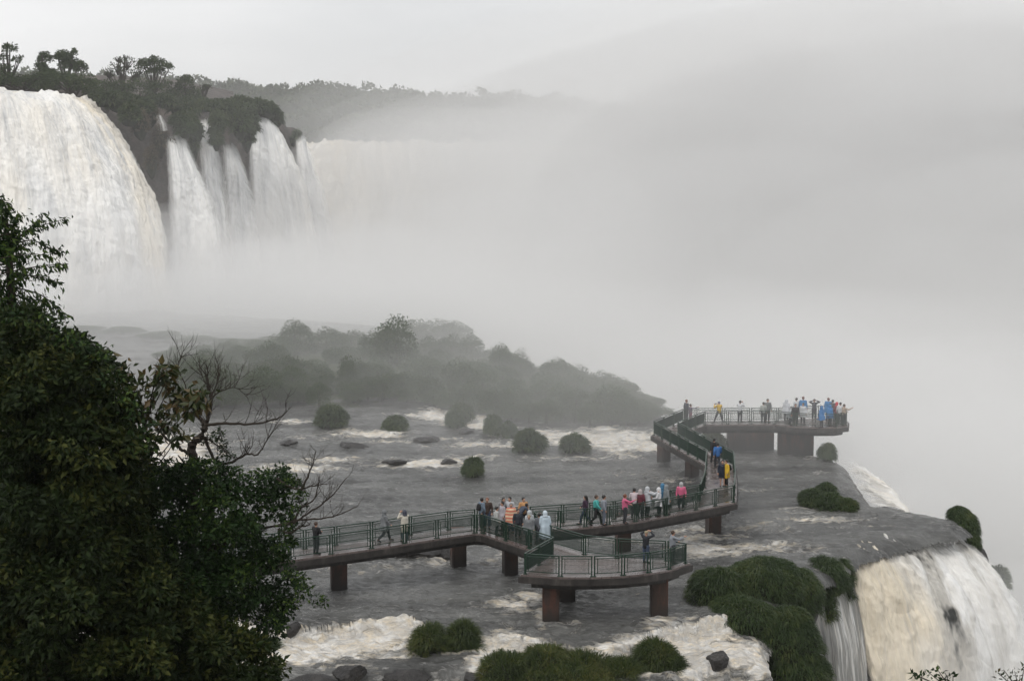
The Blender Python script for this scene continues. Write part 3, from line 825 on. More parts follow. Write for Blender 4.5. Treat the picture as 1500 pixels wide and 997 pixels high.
def grass(name, blobs, nbl, L, Wd, mat=None, label=None, cat='grass clump', group=None, seed=0, hang=0.55, core=True, stems=0):
    """blobs: (centre, radii) of the mound; long arching blades hang over it, over a dark matted root mass"""
    r = np.random.default_rng(seed + 500)
    w = np.array([(b[1][0] * b[1][2] + b[1][1] * b[1][2] + b[1][0] * b[1][1]) for b in blobs]); w = w / w.sum()
    P, Nn = [], []
    for (c, rad), f in zip(blobs, w):
        n = int(nbl * f) + 4
        d = unit(r.normal(size=(n, 3))); d[:, 2] = np.where(d[:, 2] < -.35, np.abs(d[:, 2]), d[:, 2])
        rad = np.array(rad); p = np.array(c) + d * rad
        nrm = unit(d / rad)
        k = (fbm(p[:, 0] / rad[0] * 1.6 + seed, p[:, 1] / rad[0] * 1.6, p[:, 2] / rad[0] * 1.6, o=3, s=seed) - .5) * .5 * rad.min()
        p = p + nrm * k[:, None]
        ins = np.zeros(n, bool)
        for (c2, rad2) in blobs:
            if c2 is c: continue
            ins |= (((p - np.array(c2)) / (np.array(rad2) * .86)) ** 2).sum(1) < 1
        P.append(p[~ins]); Nn.append(nrm[~ins])
    P = np.concatenate(P); Nn = np.concatenate(Nn); n = len(P)
    tuft = np.stack([fbm(P[:, 0] * 1.3 / L, P[:, 1] * 1.3 / L, P[:, 2] * 1.3 / L, o=2, s=seed + q) - .5 for q in (1, 2, 3)], 1)
    d = unit(Nn * .75 + np.array([0, 0, .55]) + r.normal(size=(n, 3)) * .32 + tuft * 2.2)
    s = (L * r.uniform(.45, 1.25, n))[:, None]
    a = unit(np.cross(d, r.normal(size=(n, 3)) + Nn)) * (Wd * .5) * r.uniform(.6, 1.3, n)[:, None]
    p0 = P - Nn * .12 * L; p1 = p0 + d * s * .45
    d2 = unit(d * .7 + Nn * .25 - np.array([0, 0, hang])); p2 = p1 + d2 * s * .35
    d3 = unit(d2 * .6 - np.array([0, 0, hang * 1.1])); p3 = p2 + d3 * s * .35
    V = np.stack([p0 - a, p0 + a, p1 + a, p1 - a, p2 + a * .8, p2 - a * .8, p3], 1).reshape(-1, 3)
    b = (np.arange(n) * 7)[:, None]
    Q = np.concatenate([b + [0, 1, 2, 3], b + [3, 2, 4, 5]]); T3 = b + [5, 4, 6]
    cl = fbm(P[:, 0] / L * .5, P[:, 1] / L * .5, P[:, 2] / L * .5, o=3, s=seed + 7)
    t = np.clip(r.uniform(0, .6, n) + (cl - .35) * 1.0, 0, 1)
    T = np.repeat(t, 7)
    # core
    cV, cF, cb = [], [], len(V)
    bm = bmesh.new()
    for (c, rad) in blobs:
        rs = bmesh.ops.create_icosphere(bm, subdivisions=3, radius=1)
        co = np.array([v.co[:] for v in rs['verts']])
        k = .90 * (1 + .5 * (fbm(co[:, 0] * 1.6 + seed, co[:, 1] * 1.6, co[:, 2] * 1.6, o=3, s=seed) - .5))
        for v, q, kk in zip(rs['verts'], co, k): v.co = Vector(c) + Vector((q[0] * rad[0] * kk, q[1] * rad[1] * kk, q[2] * rad[2] * kk))
    bm.verts.index_update()
    cV = np.array([v.co[:] for v in bm.verts]); cF = np.array([[v.index for v in f.verts] for f in bm.faces]); bm.free()
    V = np.concatenate([V, cV]); T = np.concatenate([T, np.zeros(len(cV))])
    mi = np.concatenate([np.zeros(len(Q) + len(T3), int), np.ones(len(cF), int)])
    me = npmesh(name, V, [Q, T3, cF + cb], {'tint': T}, midx=mi)
    o = link(name, me, [mat or M['grass'], M['core']])
    tag(o, label, cat, group)
    return o

def pblob(px, py, d, rx, ry=None, rz=None):
    """ellipsoid centred on the photo point at distance d, radii given in photo pixels"""
    k = PXM(d); ry = rx if ry is None else ry; rz = rx if rz is None else rz
    return (tuple(D(px, py, d)), (rx * k, ry * k, rz * k))

def rock(name, c, r, seed, label, mat=None, cat='rock', lump=.5, group=None):
    """an angular boulder: a lumpy ball cut by random planes"""
    bm = bmesh.new(); bmesh.ops.create_icosphere(bm, subdivisions=5, radius=1)
    co = np.array([v.co[:] for v in bm.verts]); rr_ = np.random.default_rng(seed)
    co = co * (1 + .5 * (fbm(co[:, 0] * 1.2 + seed, co[:, 1] * 1.2, co[:, 2] * 1.2, o=3, s=seed) - .5))[:, None]
    for _ in range(13):
        n = unit(rr_.normal(size=3)); h = rr_.uniform(.50, .86); ex = co @ n - h
        co = co - np.clip(ex, 0, None)[:, None] * n * .93
    co = co * (1 + .16 * (fbm(co[:, 0] * 5 + seed, co[:, 1] * 5, co[:, 2] * 5, o=4, s=seed) - .5))[:, None]
    for v, q in zip(bm.verts, co): v.co = Vector(c) + Vector((q[0] * r[0], q[1] * r[1], q[2] * r[2])) * 1.12
    me = bpy.data.meshes.new(name); bm.to_mesh(me); bm.free()
    return tag(link(name, me, mat or M['rock']), label, cat, group)

# ------------------------------------------------------------------ grass clumps of the shelf
def wd(px, py, z=0.0): return W(px, py, z).y
G = 'grass_clump'
grass(G, [pblob(1118, 858, 86, 56, 60, 38), pblob(1050, 868, 84, 42, 40, 34), pblob(1162, 876, 86.5, 42, 46, 44), pblob(1092, 922, 81.5, 50, 40, 44), pblob(1148, 950, 81.5, 54, 44, 60), pblob(1168, 1005, 81, 48, 40, 60), pblob(1070, 900, 82.6, 34, 36, 32)],
      50000, .46, .030, label='largest dark green grass mound, draped over the brink beside the big lower fall', seed=1, hang=.9)
grass(G, [pblob(1205, 855, 92, 34, 40, 34), pblob(1232, 862, 93.2, 17, 20, 42), pblob(1200, 895, 91, 24, 24, 36), pblob(1180, 838, 93, 24, 24, 18)],
      14000, .50, .030, label='hanging grass tuft on the lip between the large mound and the cream waterfall', seed=2, hang=.9)
grass(G, [pblob(628, 942, 77.6, 22, 26, 22), pblob(618, 954, 77.4, 14, 20, 18)], 4200, .52, .026, mat=M['grass_lime'], label='shaggy grass tuft on the left of the dark rock below the small weir', seed=3)
grass(G, [pblob(678, 940, 77.6, 21, 24, 24), pblob(690, 955, 77.4, 14, 20, 20)], 4200, .52, .026, mat=M['grass_lime'], label='shaggy grass tuft on the right of the dark rock below the small weir', seed=4)
rock('rock', D(655, 960, 78.2), (1.55, 1.1, .95), 5, 'dark wet rock holding two shaggy grass tufts below the small weir')
grass(G, [pblob(742, 984, 74.3, 40, 40, 24), pblob(800, 978, 74.8, 38, 44, 28), pblob(860, 984, 74.8, 50, 44, 26), pblob(912, 990, 74.3, 30, 34, 22), pblob(830, 1010, 73.5, 90, 50, 34)], 21000, .44, .026, mat=M['grass_lime'],
      label='low wide bank of bright grass along the bottom edge of the photo', seed=5)
grass(G, [pblob(960, 966, 75.4, 29, 34, 24), pblob(984, 985, 75.1, 20, 26, 22), pblob(950, 990, 75, 28, 30, 24)], 8500, .44, .026, mat=M['grass_lime'], label='rounded grass mound at the bottom, below the pier of the near platform', seed=6)
d_ = 109.6
grass(G, [pblob(1190, 733, 107.2, 19, 22, 14), pblob(1210, 722, 108, 14, 20, 12), pblob(1216, 739, 106.4, 22, 24, 14), pblob(1240, 742, 106, 15, 18, 11)], 11000, .32, .034, label='low wide green clump standing in the river above the big lower fall', seed=7, hang=.8)
grass(G, [pblob(1405, 757, 104.4, 16, 22, 14), pblob(1413, 776, 104, 19, 24, 24), pblob(1420, 796, 103.6, 14, 20, 20)], 9500, .36, .034, label='tall shaggy grass clump perched on the outer corner of the brink', seed=8, hang=.95)
rock('rock', D(1428, 822, 103.6), (1.0, 1.0, 1.3), 15, 'dark wet rock under the grass clump at the outer corner of the brink')
rock('rock', D(1443, 845, 103.2), (.8, .9, 1.0), 16, 'small dark rock lowest on the outer corner of the brink')
grass(G, [pblob(1462, 853, 103, 13, 16, 19)], 1800, .5, .045, label='small grass tuft low on the outer right rocks beside the big fall', seed=9)
# clumps standing in the mid river
for i, (px, pt, pb, w_, lb, mt) in enumerate([
    (487, 594, 625, 24, 'broad hazy shrub in the river farthest to the left', 'grass'), (580, 610, 628, 16, 'small low tuft in the river, second from the left in the hazy row', 'grass'),
    (676, 592, 618, 19, 'pale hazy bush in the rapids behind a smaller one', 'grass'), (668, 606, 626, 13, 'small round bush in front of a paler taller one in the rapids', 'grass'),
    (724, 607, 636, 13, 'upright bush in the rapids, just left of the darker leaning clump', 'grass'), (746, 620, 640, 11, 'low bush wedged behind the dark leaning clump', 'grass'),
    (778, 628, 662, 23, 'dark leaning grass clump in the rapids, largest of the nearer ones', 'grass'), (842, 636, 662, 22, 'dark domed grass clump in the rapids, nearest the far walkway', 'grass'),
    (695, 669, 697, 13, 'small dark clump standing alone in smooth water, nearest in mid river', 'grass'), (1213, 652, 673, 12, 'small round shrub beside the far platform pier on the brink', 'grass'),
    (1044, 632, 656, 18, 'shrub half hidden behind the far platform, seen between the bridge piers', 'grass')]):
    d = wd(px, pb, 0); k = PXM(d); h = (pb - pt)
    q_ = random.Random(i); bl = [(tuple(D(px - w_ * .1, pb - h * .36, d + .3)), (w_ * k * .72, w_ * k * .8, h * k * q_.uniform(.46, .56))), (tuple(D(px - w_ * q_.uniform(.35, .65), pb - h * .2, d + .2)), (w_ * k * .42, w_ * k * .5, h * k * .32)), (tuple(D(px + w_ * q_.uniform(.1, .5), pb - h * .12, d - .1)), (w_ * k * .5, w_ * k * .4, h * k * .24))]
    if w_ > 15: bl.append((tuple(D(px + w_ * .35, pb - h * .32, d)), (w_ * k * .52, w_ * k * .6, h * k * .38)))
    grass(G, bl, 3800, .55, .05, mat=M[mt], label=lb, group='clumps standing in the mid river', seed=30 + i, hang=.75)

# ------------------------------------------------------------------ rocks in the water
for i, (px, py, z, rx, ry, rz, lb) in enumerate([
    (608, 806, .0, 2.0, 1.6, .95, 'big dark rock under the left span of the footbridge'), (556, 812, -.1, 1.7, 1.2, .45, 'flat dark slab in the water under the left span'), (655, 811, 0, .8, .8, .6, 'dark boulder beside the pier nearest the bridge bend'),
    (516, 652, 0, 1.3, .8, .32, 'low dark rock in the river, nearest the left bank trees'), (622, 644, 0, 1.2, .8, .34, 'long low rock in the rapids below the hazy tufts'), (684, 632, 0, .8, .6, .28, 'small rock in white water below the pale bush'),
    (655, 676, 0, .7, .6, .26, 'small rock just left of the lone dark clump'), (423, 648, 0, .7, .6, .25, 'tiny rock far left in the hazy river'), (580, 676, 0, .9, .7, .25, 'wet rock breaking the current left of the lone clump'),
    (1054, 968, -.8, .62, .6, .48, 'black wet boulder in the cream chute at the bottom'), (513, 988, -.9, .85, .6, .5, 'black wet boulder at the bottom left of the pool'),
    (590, 990, -1.3, 1.3, .8, .55, 'low wide ledge rock at the bottom below the pool'), (455, 1003, -1.0, 1.2, .7, .5, 'dark rock cut by the bottom edge left of the boulder'), (700, 1000, -1.6, .8, .8, .6, 'dark rock between the lime tufts at the bottom edge')]):
    p = W(px, py, z); rock('rock', (p.x, p.y, z), (rx, ry, rz), 80 + i, lb)

# ------------------------------------------------------------------ islands in mid river
TOP = [(60, 535), (100, 522), (200, 515), (260, 506), (330, 493), (400, 488), (420, 468), (433, 462), (450, 470), (470, 474), (520, 478), (552, 480), (566, 462), (580, 455), (598, 462), (610, 484), (640, 487), (690, 484), (708, 512), (733, 497), (765, 509), (790, 530), (815, 519), (860, 534), (900, 545), (935, 573), (955, 590), (975, 614)]
BOT = [(200, 600), (300, 600), (480, 600), (600, 596), (690, 606), (760, 622), (880, 628), (975, 622)]
isl = [W(x, y) for x, y in BOT]
V = []
nx = 160
for x in np.linspace(235, 968, nx):
    y0 = topline(BOT, x); f = W(x, y0); b = max(f.y + 6, wd(x, topline(TOP, x) + 28))
    for t in np.linspace(0, 1, 30):
        d = f.y + (b - f.y) * t; q = ray(x, y0)
        V.append((q[0] * d, d, -.3 + 1.3 * math.sin(min(1, t * 2.2) * math.pi / 2) * sstep(0, .3, t)))
V = np.array(V); V[:, 2] += (fbm(V[:, 0] * .3, V[:, 1] * .3, o=4, s=91) - .5) * .8
xn = V[:, 0] / V[:, 1] * FPX + CX; V[:, 2] = -.4 + (V[:, 2] + .4) * sstep(972, 900, xn) * sstep(235, 330, xn)
t = NT('island_turf'); c = t.coord(); t.bsdf(t.mix(t.noise(c, .8, 6), (.028, .036, .018), (.06, .07, .035)), .9, .2, t.bump(t.noise(c, 2, 5), 1, .3)); M['turf'] = t.m
tag(link('island', npmesh('island', V, gridF(nx, 30), smooth=True), M['turf']), 'low grassy island in the middle of the river', kind='structure')
# shrub prototypes: crown and stem, unit height
PRO = []
for k in range(6):
    r = random.Random(k)
    bl = [((0, 0, .50), (.42, .42, .46)), ((.05, 0, .2), (.5, .5, .3))]
    for j in range(5):
        a = r.random() * 6.28; bl.append(((.30 * math.cos(a), .30 * math.sin(a), .15 + .5 * r.random()), (.26, .26, .24)))
    c = crown('crown', bl, 7500, .042, .025, M['leaf_island'], seed=200 + k, shell=.6)
    s = MB(); s.tube([(0, 0, -.1), (.02, 0, .25), (0, .03, .6)], [.05, .04, .02]); 
    PRO.append((c.data, s.mesh('stem')))
    bpy.data.objects.remove(c)
shr = []
named = [(580, 172, 66, 456), (433, 182, 56, 463), (733, 164, 36, 498), (763, 163, 34, 509), (690, 178, 34, 485), (662, 179, 34, 486), (630, 180, 40, 488), (508, 158, 30, 515), (817, 160, 46, 520), (848, 158, 40, 531), (880, 156, 50, 540), (908, 154, 46, 550),
         (934, 151, 38, 574), (953, 149, 34, 590), (962, 148, 26, 603), (944, 147, 26, 596), (548, 176, 40, 479), (480, 184, 60, 476), (515, 186, 50, 480), (398, 190, 60, 489), (345, 194, 60, 494), (290, 200, 60, 505), (235, 205, 60, 512), (180, 210, 60, 517), (120, 212, 60, 521),
         (606, 196, 60, 463), (640, 196, 60, 464), (668, 194, 50, 468)]
r = random.Random(3)
for _ in range(215):
    px = r.uniform(240, 965); f = wd(px, topline(BOT, px)); lim = topline(TOP, px)
    d = f + 1 + r.random() ** 1.3 * min(50, (1000 - px) * .12 + 4)
    w_ = r.uniform(22, 58) * 150 / d
    yb = proj(0, d, .6)[1]
    pt = max(lim + r.uniform(2, 18), yb - r.uniform(.5, 1.0) * w_)
    shr.append((px, d, w_, pt))
gname = 'shrubs crowding the mid river island'
for i, (px, d, w_, pt) in enumerate(named + shr):
    k = PXM(d); x = ray(px, 500)[0] * d; zt = D(px, pt, d).z; h = max(.9, zt - .3)
    me, st = PRO[(i + 3) % 6]
    if i < 6: o = bpy.data.objects.new('shrub', None)
    else: o = bpy.data.objects.new('shrub', None)
    COL.objects.link(o); o.location = (x, d, .2); o.rotation_euler = (0, 0, r.random() * 6.28)
    o.scale = (w_ * k * 1.12, w_ * k * 1.12, h)
    for nm, m_, mt in (('crown', me, M['leaf_island']), ('stem', st, M['bark'])):
        c = bpy.data.objects.new(nm, m_); COL.objects.link(c); c.parent = o
    if not st.materials: st.materials.append(M['bark'])
    lb = {0: 'tall dome-topped shrub rising highest from the hazy island', 1: 'round-headed shrub standing above the left part of the hazy island', 2: 'twin-headed shrub, left one, on the right slope of the island', 3: 'twin-headed shrub, right one, on the right slope of the island'}.get(i, 'hazy grey green shrub in the mass on the mid river island')
    tag(o, lb, 'shrub', gname)

# ------------------------------------------------------------------ plants on the far left cliff
def cliff_bush(bl, n, L, lb, seed, mat='leaf_far', grp='grass and scrub on the far cliff', Wd=None):
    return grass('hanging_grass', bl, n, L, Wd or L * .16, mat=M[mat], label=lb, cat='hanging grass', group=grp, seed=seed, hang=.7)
cliff_bush([pblob(262, 180, 277, 10, 10, 9), pblob(272, 192, 277, 11, 10, 14), pblob(278, 180, 279, 9, 9, 11)], 2600, 1.2, 'grass clump hanging between the small chute and the second fall', 60)
cliff_bush([pblob(318, 190, 286, 8, 8, 20), pblob(317, 208, 285, 6, 6, 16), pblob(321, 178, 288, 9, 10, 10)], 2800, 1.2, 'dark drooping grass curtain left of the tapering fall', 61)
cliff_bush([pblob(352, 186, 296, 12, 11, 22), pblob(362, 202, 300, 9, 9, 24), pblob(343, 178, 296, 15, 12, 12), pblob(370, 186, 304, 8, 9, 16)], 3200, 1.2, 'dark drooping grass curtain right of the tapering fall', 62)
cliff_bush([pblob(374, 158, 318, 18, 14, 9), pblob(392, 164, 320, 15, 14, 11), pblob(405, 177, 322, 8, 10, 12), pblob(352, 155, 312, 18, 14, 10)], 3000, 1.2, 'rounded green tip where the cliff ends above the wide curving fall', 63)
cliff_bush([pblob(268, 160, 284, 20, 14, 11), pblob(298, 158, 292, 22, 14, 8), pblob(334, 162, 297, 22, 14, 9), pblob(236, 151, 282, 20, 14, 9), pblob(355, 170, 304, 16, 12, 12)], 5200, 1.2, 'bright green grassy brow running above the thin falls', 64)
cliff_bush([pblob(218, 172, 277, 14, 10, 18), pblob(206, 186, 274, 12, 10, 22), pblob(234, 210, 276, 11, 8, 24), pblob(222, 240, 274, 9, 7, 24), pblob(250, 225, 277, 7, 6, 22)], 3000, .9, 'brown scrub clinging to the bare rock beside the massive fall', 65, mat='dead_leaf', Wd=.12)
cliff_bush([pblob(182, 154, 276, 24, 16, 14), pblob(152, 147, 274, 22, 14, 12), pblob(207, 160, 276, 18, 14, 14), pblob(190, 172, 272, 14, 12, 16)], 4600, 1.0, 'dull green scrub slope behind the crest of the massive fall', 66, Wd=.14)
cliff_bush([pblob(435, 200, 350, 5, 6, 7), pblob(430, 208, 348, 4, 5, 8)], 500, 1.0, 'tiny grass tuft beside the faint slender fall', 67)
cliff_bush([pblob(284, 215, 281, 6, 6, 26), pblob(290, 196, 283, 7, 6, 14)], 900, 1.0, 'narrow green streak of grass between the second and third falls', 68)

def far_tree(px, ptop, pbase, d, blobs, lb, seed, leaf=.36, n=2600, gap=.0, cat='tree', grp='trees on top of the left cliff', bare=0):
    """blobs in photo pixels relative to nothing: (px, py, rx, rz)"""
    base = D(px, pbase, d); k = PXM(d)
    root = empty('tree', base); tag(root, lb, cat, grp)
    inv = -Vector(base); q_ = random.Random(seed * 7)
    blobs = list(blobs) + [(a + q_.uniform(-1, 1) * rx, b + q_.uniform(-.9, .6) * rz, rx * q_.uniform(.3, .5), rz * q_.uniform(.3, .5)) for a, b, rx, rz in blobs for _ in range(2)]
    bl = [((x - 0, y, z), rr) for (x, y, z), rr in [(tuple(D(a, b, d + random.Random(seed + i).uniform(-1.5, 1.5)) + inv), (rx * k, rx * k, rz * k)) for i, (a, b, rx, rz) in enumerate(blobs)]]
    tm = MB(); rr_ = random.Random(seed)
    top = max(bl, key=lambda q: q[0][2])
    tm.tube([(0, 0, -1.5), (.15, 0, top[0][2] * .3), (top[0][0] * .4, 0, top[0][2] * .6), (top[0][0] * .8, 0, top[0][2])], [.34, .26, .2, .1], 6)
    for c, r_ in bl:
        s = Vector((c[0] * .15, 0, c[2] * .35))
        tm.tube([s, s.lerp(Vector(c), .5) + Vector((0, 0, -.2)), c], [.16, .12, .05], 5)
        for q in range(bare):
            e = Vector(c) + Vector((rr_.uniform(-1, 1) * r_[0], rr_.uniform(-1, 1) * r_[1], rr_.uniform(-.3, 1.1) * r_[2]))
            tm.tube([Vector(c) + Vector((0, 0, -r_[2] * .8)), Vector(c).lerp(e, .5) + Vector((0, 0, -.3)), e], [.09, .06, .025], 4)
    tm.build('trunk', M['bark'], root)
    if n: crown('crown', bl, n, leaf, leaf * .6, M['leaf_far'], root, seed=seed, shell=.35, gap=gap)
    return root
far_tree(14, 62, 135, 285, [(14, 72, 12, 8), (4, 84, 9, 7), (24, 88, 8, 6), (10, 100, 9, 6)], 'thin tree at the far left edge with a loose open crown', 1, n=1500, gap=.42)
far_tree(68, 76, 140, 282, [(67, 86, 11, 10), (62, 100, 9, 9), (72, 112, 14, 12)], 'dark tree with a vine-hung round head, second on the left skyline', 2, n=2600)
far_tree(98, 72, 145, 280, [(92, 82, 12, 9), (108, 78, 5, 6), (102, 96, 16, 13), (118, 100, 10, 9)], 'tall dark ragged tree beside the round vine-hung one', 3, n=3600)
far_tree(110, 100, 150, 276, [(95, 120, 26, 16), (120, 124, 24, 18), (70, 126, 20, 13), (135, 132, 16, 14)], 'broad dark bushy tree in front of the tall ragged ones', 4, n=5200)
far_tree(30, 108, 140, 278, [(10, 118, 22, 12), (38, 122, 20, 12), (52, 116, 14, 12), (-20, 116, 24, 14)], 'dark scrubby trees low at the far left behind the crest', 5, n=4200)
far_tree(180, 85, 150, 300, [(172, 100, 14, 13), (186, 94, 14, 11), (160, 108, 10, 9), (195, 110, 12, 12)], 'grey half bare tree left of the umbrella-shaped tree', 6, n=900, gap=.48, bare=16)
far_tree(226, 80, 150, 298, [(226, 92, 20, 8), (240, 98, 13, 7), (212, 98, 13, 8), (228, 104, 16, 6)], 'umbrella-shaped tree with a flat crown, tallest on the cliff', 7, n=2600, gap=.3)
far_tree(205, 110, 155, 296, [(205, 128, 20, 14), (180, 132, 18, 12), (232, 130, 18, 12), (160, 128, 13, 12)], 'low olive undergrowth below the umbrella-shaped tree', 8, n=3600, gap=.25)
far_tree(272, 108, 152, 302, [(272, 122, 13, 13), (264, 134, 14, 10), (284, 136, 10, 9)], 'dark round tree right of the umbrella-shaped tree', 9, n=2400, gap=.2)
far_tree(298, 118, 152, 306, [(296, 132, 8, 8), (304, 128, 6, 6)], 'small bare crooked tree at the right end of the skyline trees', 10, n=120, gap=.4, bare=12)
far_tree(252, 128, 158, 300, [(252, 142, 16, 9), (285, 146, 18, 8), (320, 150, 16, 6)], 'low scrub along the brow right of the umbrella-shaped tree', 11, n=2400, gap=.15)

# ------------------------------------------------------------------ forest on the far ridge (reads as one mass)
parts = []
fr = np.random.default_rng(5)
for row, (off, dd) in enumerate([(70, 575), (45, 585), (25, 600), (10, 620), (4, 650)]):
    for x in np.arange(-120, 1250, 11):
        xx = x + fr.uniform(-5, 5); d = dd + (xx - 200) * .12
        py = topline(RID, xx) + off + 6 * fbm(np.array([xx * .03]), np.array([row * 7.0]), o=2, s=12)[0] - fr.uniform(0, 1) ** 2 * 12
        k = PXM(d); rx = fr.uniform(7, 13) * k; rz = rx * fr.uniform(.6, 1.0)
        P, dn = ell_points(tuple(D(xx, py + 6, d)), (rx, rx, rz), 70, .7, .3, fr)
        V, F = leaves_arrays(P, 1.5, 1.0, dirs=dn, r=fr)
        parts.append((V, F, np.repeat(fr.uniform(0, 1, 70) * .6 + fr.uniform(0, .4), 4)))
V, F, T = merge(parts)
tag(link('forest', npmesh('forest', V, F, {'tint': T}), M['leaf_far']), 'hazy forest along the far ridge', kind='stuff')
# ------------------------------------------------------------------ near trees at the left
ND = 24.0
def inpoly(px, py, pl):
    r = False; n = len(pl)
    for i in range(n):
        x1, y1 = pl[i]; x2, y2 = pl[(i + 1) % n]
        if (y1 > py) != (y2 > py) and px < (x2 - x1) * (py - y1) / (y2 - y1) + x1: r = not r
    return r

def polycloud(pl, n, size, depth, dspan, seed, wisp=.3):
    """leaf clump centres filling a rounded mass whose outline is pl; (point, radius)"""
    r = random.Random(seed); out = []
    x0, x1 = min(p[0] for p in pl), max(p[0] for p in pl); y0, y1 = min(p[1] for p in pl), max(p[1] for p in pl)
    while len(out) < n:
        px, py = r.uniform(x0, x1), r.uniform(y0, y1)
        if not inpoly(px, py, pl): continue
        e = 1e9
        for i in range(len(pl)):
            a, b = Vector(pl[i]), Vector(pl[(i + 1) % len(pl)]); ab = b - a
            t = max(0, min(1, (Vector((px, py)) - a).dot(ab) / max(1e-6, ab.dot(ab)))); e = min(e, (Vector((px, py)) - a - ab * t).length)
        bul = min(1, e / 110) ** .5
        d = depth - dspan * bul * r.uniform(-.15, 1) + dspan * .5 * r.random()
        out.append((D(px, py, d), size * (.55 + .6 * r.random()) * (.6 + .4 * bul)))
    return out

def leafy(name, cl, nper, L, Wd, mat, parent, seed, droop=.45, tint=(0, 1), lit=.0):
    r = np.random.default_rng(seed); parts = []
    for c, s in cl:
        n = int(nper * (s / .4) ** 2)
        P, dn = ell_points(tuple(c), (s, s, s * .62), n, .25, .8, r)
        P[:, 2] -= .25 * (np.hypot(P[:, 0] - c[0], P[:, 1] - c[1]) / s) ** 2 * s
        V, F = leaves_arrays(P, L, Wd, dirs=dn * .9, droop=droop, r=r, jit=.8)
        t = np.clip(r.uniform(tint[0], tint[1]) * .45 + r.uniform(0, .55, n) * tint[1], 0, 1)
        parts.append((V, F, np.repeat(t, 4)))
    V, F, T = merge(parts)
    return link(name, npmesh(name, V, F, {'tint': T}), mat, parent)

def branchy(m, pts, r0, r1, twigs, seed, tl=(.25, .7), up=.5, sub=2, rt=.007):
    """a crooked branch through photo points at depth with fine twigs"""
    r = random.Random(seed)
    P = [Vector(p) for p in pts]
    A = catmull(np.array([tuple(p) for p in P]), np.linspace(0, 1, len(P) * 5))
    A = [Vector(a) + Vector((r.uniform(-1, 1), r.uniform(-1, 1), r.uniform(-1, 1))) * r0 * .35 for a in A]
    n = len(A); m.tube(A, [r0 + (r1 - r0) * i / (n - 1) for i in range(n)], 6)
    for _ in range(twigs):
        i = r.randrange(int(n * .15), n); p = A[i]; d = (A[min(i + 1, n - 1)] - A[max(0, i - 1)]).normalized()
        q = Vector((r.gauss(0, .8), r.gauss(0, .6), r.gauss(up, .5))).normalized(); q = (q + d * .5).normalized()
        L = r.uniform(*tl); k = Vector((r.gauss(0, .25), r.gauss(0, .2), .25))
        pp = [p, p + q * L * .35, p + (q + k * .5).normalized() * L * .7, p + (q + k).normalized() * L]
        m.tube(pp, [rt, rt * .75, rt * .5, rt * .25], 4, cap=False)
        for _ in range(sub):
            s = pp[1].lerp(pp[3], r.random() * .7); q2 = (q + Vector((r.gauss(0, .7), r.gauss(0, .5), r.gauss(.2, .4)))).normalized(); l2 = L * r.uniform(.25, .55)
            m.tube([s, s + q2 * l2 * .5, s + (q2 + Vector((0, 0, .3))).normalized() * l2], [rt * .55, rt * .4, rt * .2], 3, cap=False)
    return A

def groundz(y): return 20.6 - .385 * (y - 4)
def near_tree(name, lb, foot, cat='tree'):
    o = empty(name, foot); tag(o, lb, cat); return o
def under(o, root): o.matrix_parent_inverse = Matrix.Translation(-Vector(root.location)); return o

# (a) the big vine-covered mass
b0 = D(60, 1120, 23.6); foot = Vector((b0.x, 23.6, groundz(23.6) - .3))
tr = near_tree('tree', 'huge dark leafy tree smothered in vines filling the lower left corner', foot)
m = MB(); m.tube([foot, Vector((b0.x + .2, 23.6, 14)), D(90, 850, 23.8), D(95, 650, 24), D(70, 500, 24.2)], [.34, .28, .22, .15, .06], 8)
for q in range(12):
    r = random.Random(q + 50); a = D(95, 600 + 30 * q, 24); e = D(r.uniform(-40, 130), 560 + 36 * q + r.uniform(-30, 20), 23 + r.random() * 2)
    m.tube([a, a.lerp(e, .5) + Vector((0, 0, .15)), e], [.08, .05, .015], 5)
under(m.build('trunk', M['bark'], tr), tr)
OUT_A = [(-60, 455), (0, 452), (40, 462), (75, 470), (105, 492), (135, 512), (165, 545), (185, 585), (200, 620), (215, 650), (205, 690), (215, 760), (240, 820), (300, 900), (370, 940), (400, 970), (395, 1040), (-60, 1060)]
cl = polycloud(OUT_A, 620, .42, ND + .2, 2.2, 1)
under(leafy('crown', cl, 330, .115, .062, M['leaf_olive'], tr, 2, .55), tr)
# edge sprays, so that the outline is leaf by leaf
cl = [(D(a, b, 23.4), .2) for a, b in [(20, 462), (60, 470), (100, 495), (140, 520), (165, 548), (150, 515), (185, 580), (205, 620), (210, 650), (195, 600), (120, 505), (85, 478)]]
under(leafy('foliage', cl, 150, .085, .045, M['leaf_near'], tr, 3, .4, (.2, 1)), tr)

# (b) slender tree rising behind it at the very left
b0 = D(-10, 1120, 25.2); foot = Vector((b0.x, 25.2, groundz(25.2) - .3))
tr = near_tree('tree', 'slender tree with drooping narrow leaves reaching up at the left edge', foot)
m = MB(); m.tube([foot, D(10, 800, 25.2), D(20, 520, 25.2), D(15, 400, 25.2), D(8, 300, 25.2)], [.2, .15, .09, .06, .015], 6)
BR = [[(0, 345), (30, 340), (62, 330), (97, 320)], [(0, 362), (44, 352), (70, 362), (90, 368)], [(5, 400), (45, 392), (77, 388), (96, 387)], [(10, 400), (50, 404), (70, 408), (84, 413)], [(20, 420), (60, 432), (84, 452), (93, 462)],
      [(0, 330), (6, 310), (12, 300)], [(15, 350), (20, 325), (28, 312)], [(15, 430), (44, 438), (60, 440), (76, 452)], [(30, 345), (48, 330), (60, 316)], [(0, 312), (-4, 300), (2, 290)], [(20, 440), (40, 460), (62, 478), (70, 490)], [(-5, 380), (20, 375), (50, 372), (74, 376)]]
parts = []; rr = np.random.default_rng(9)
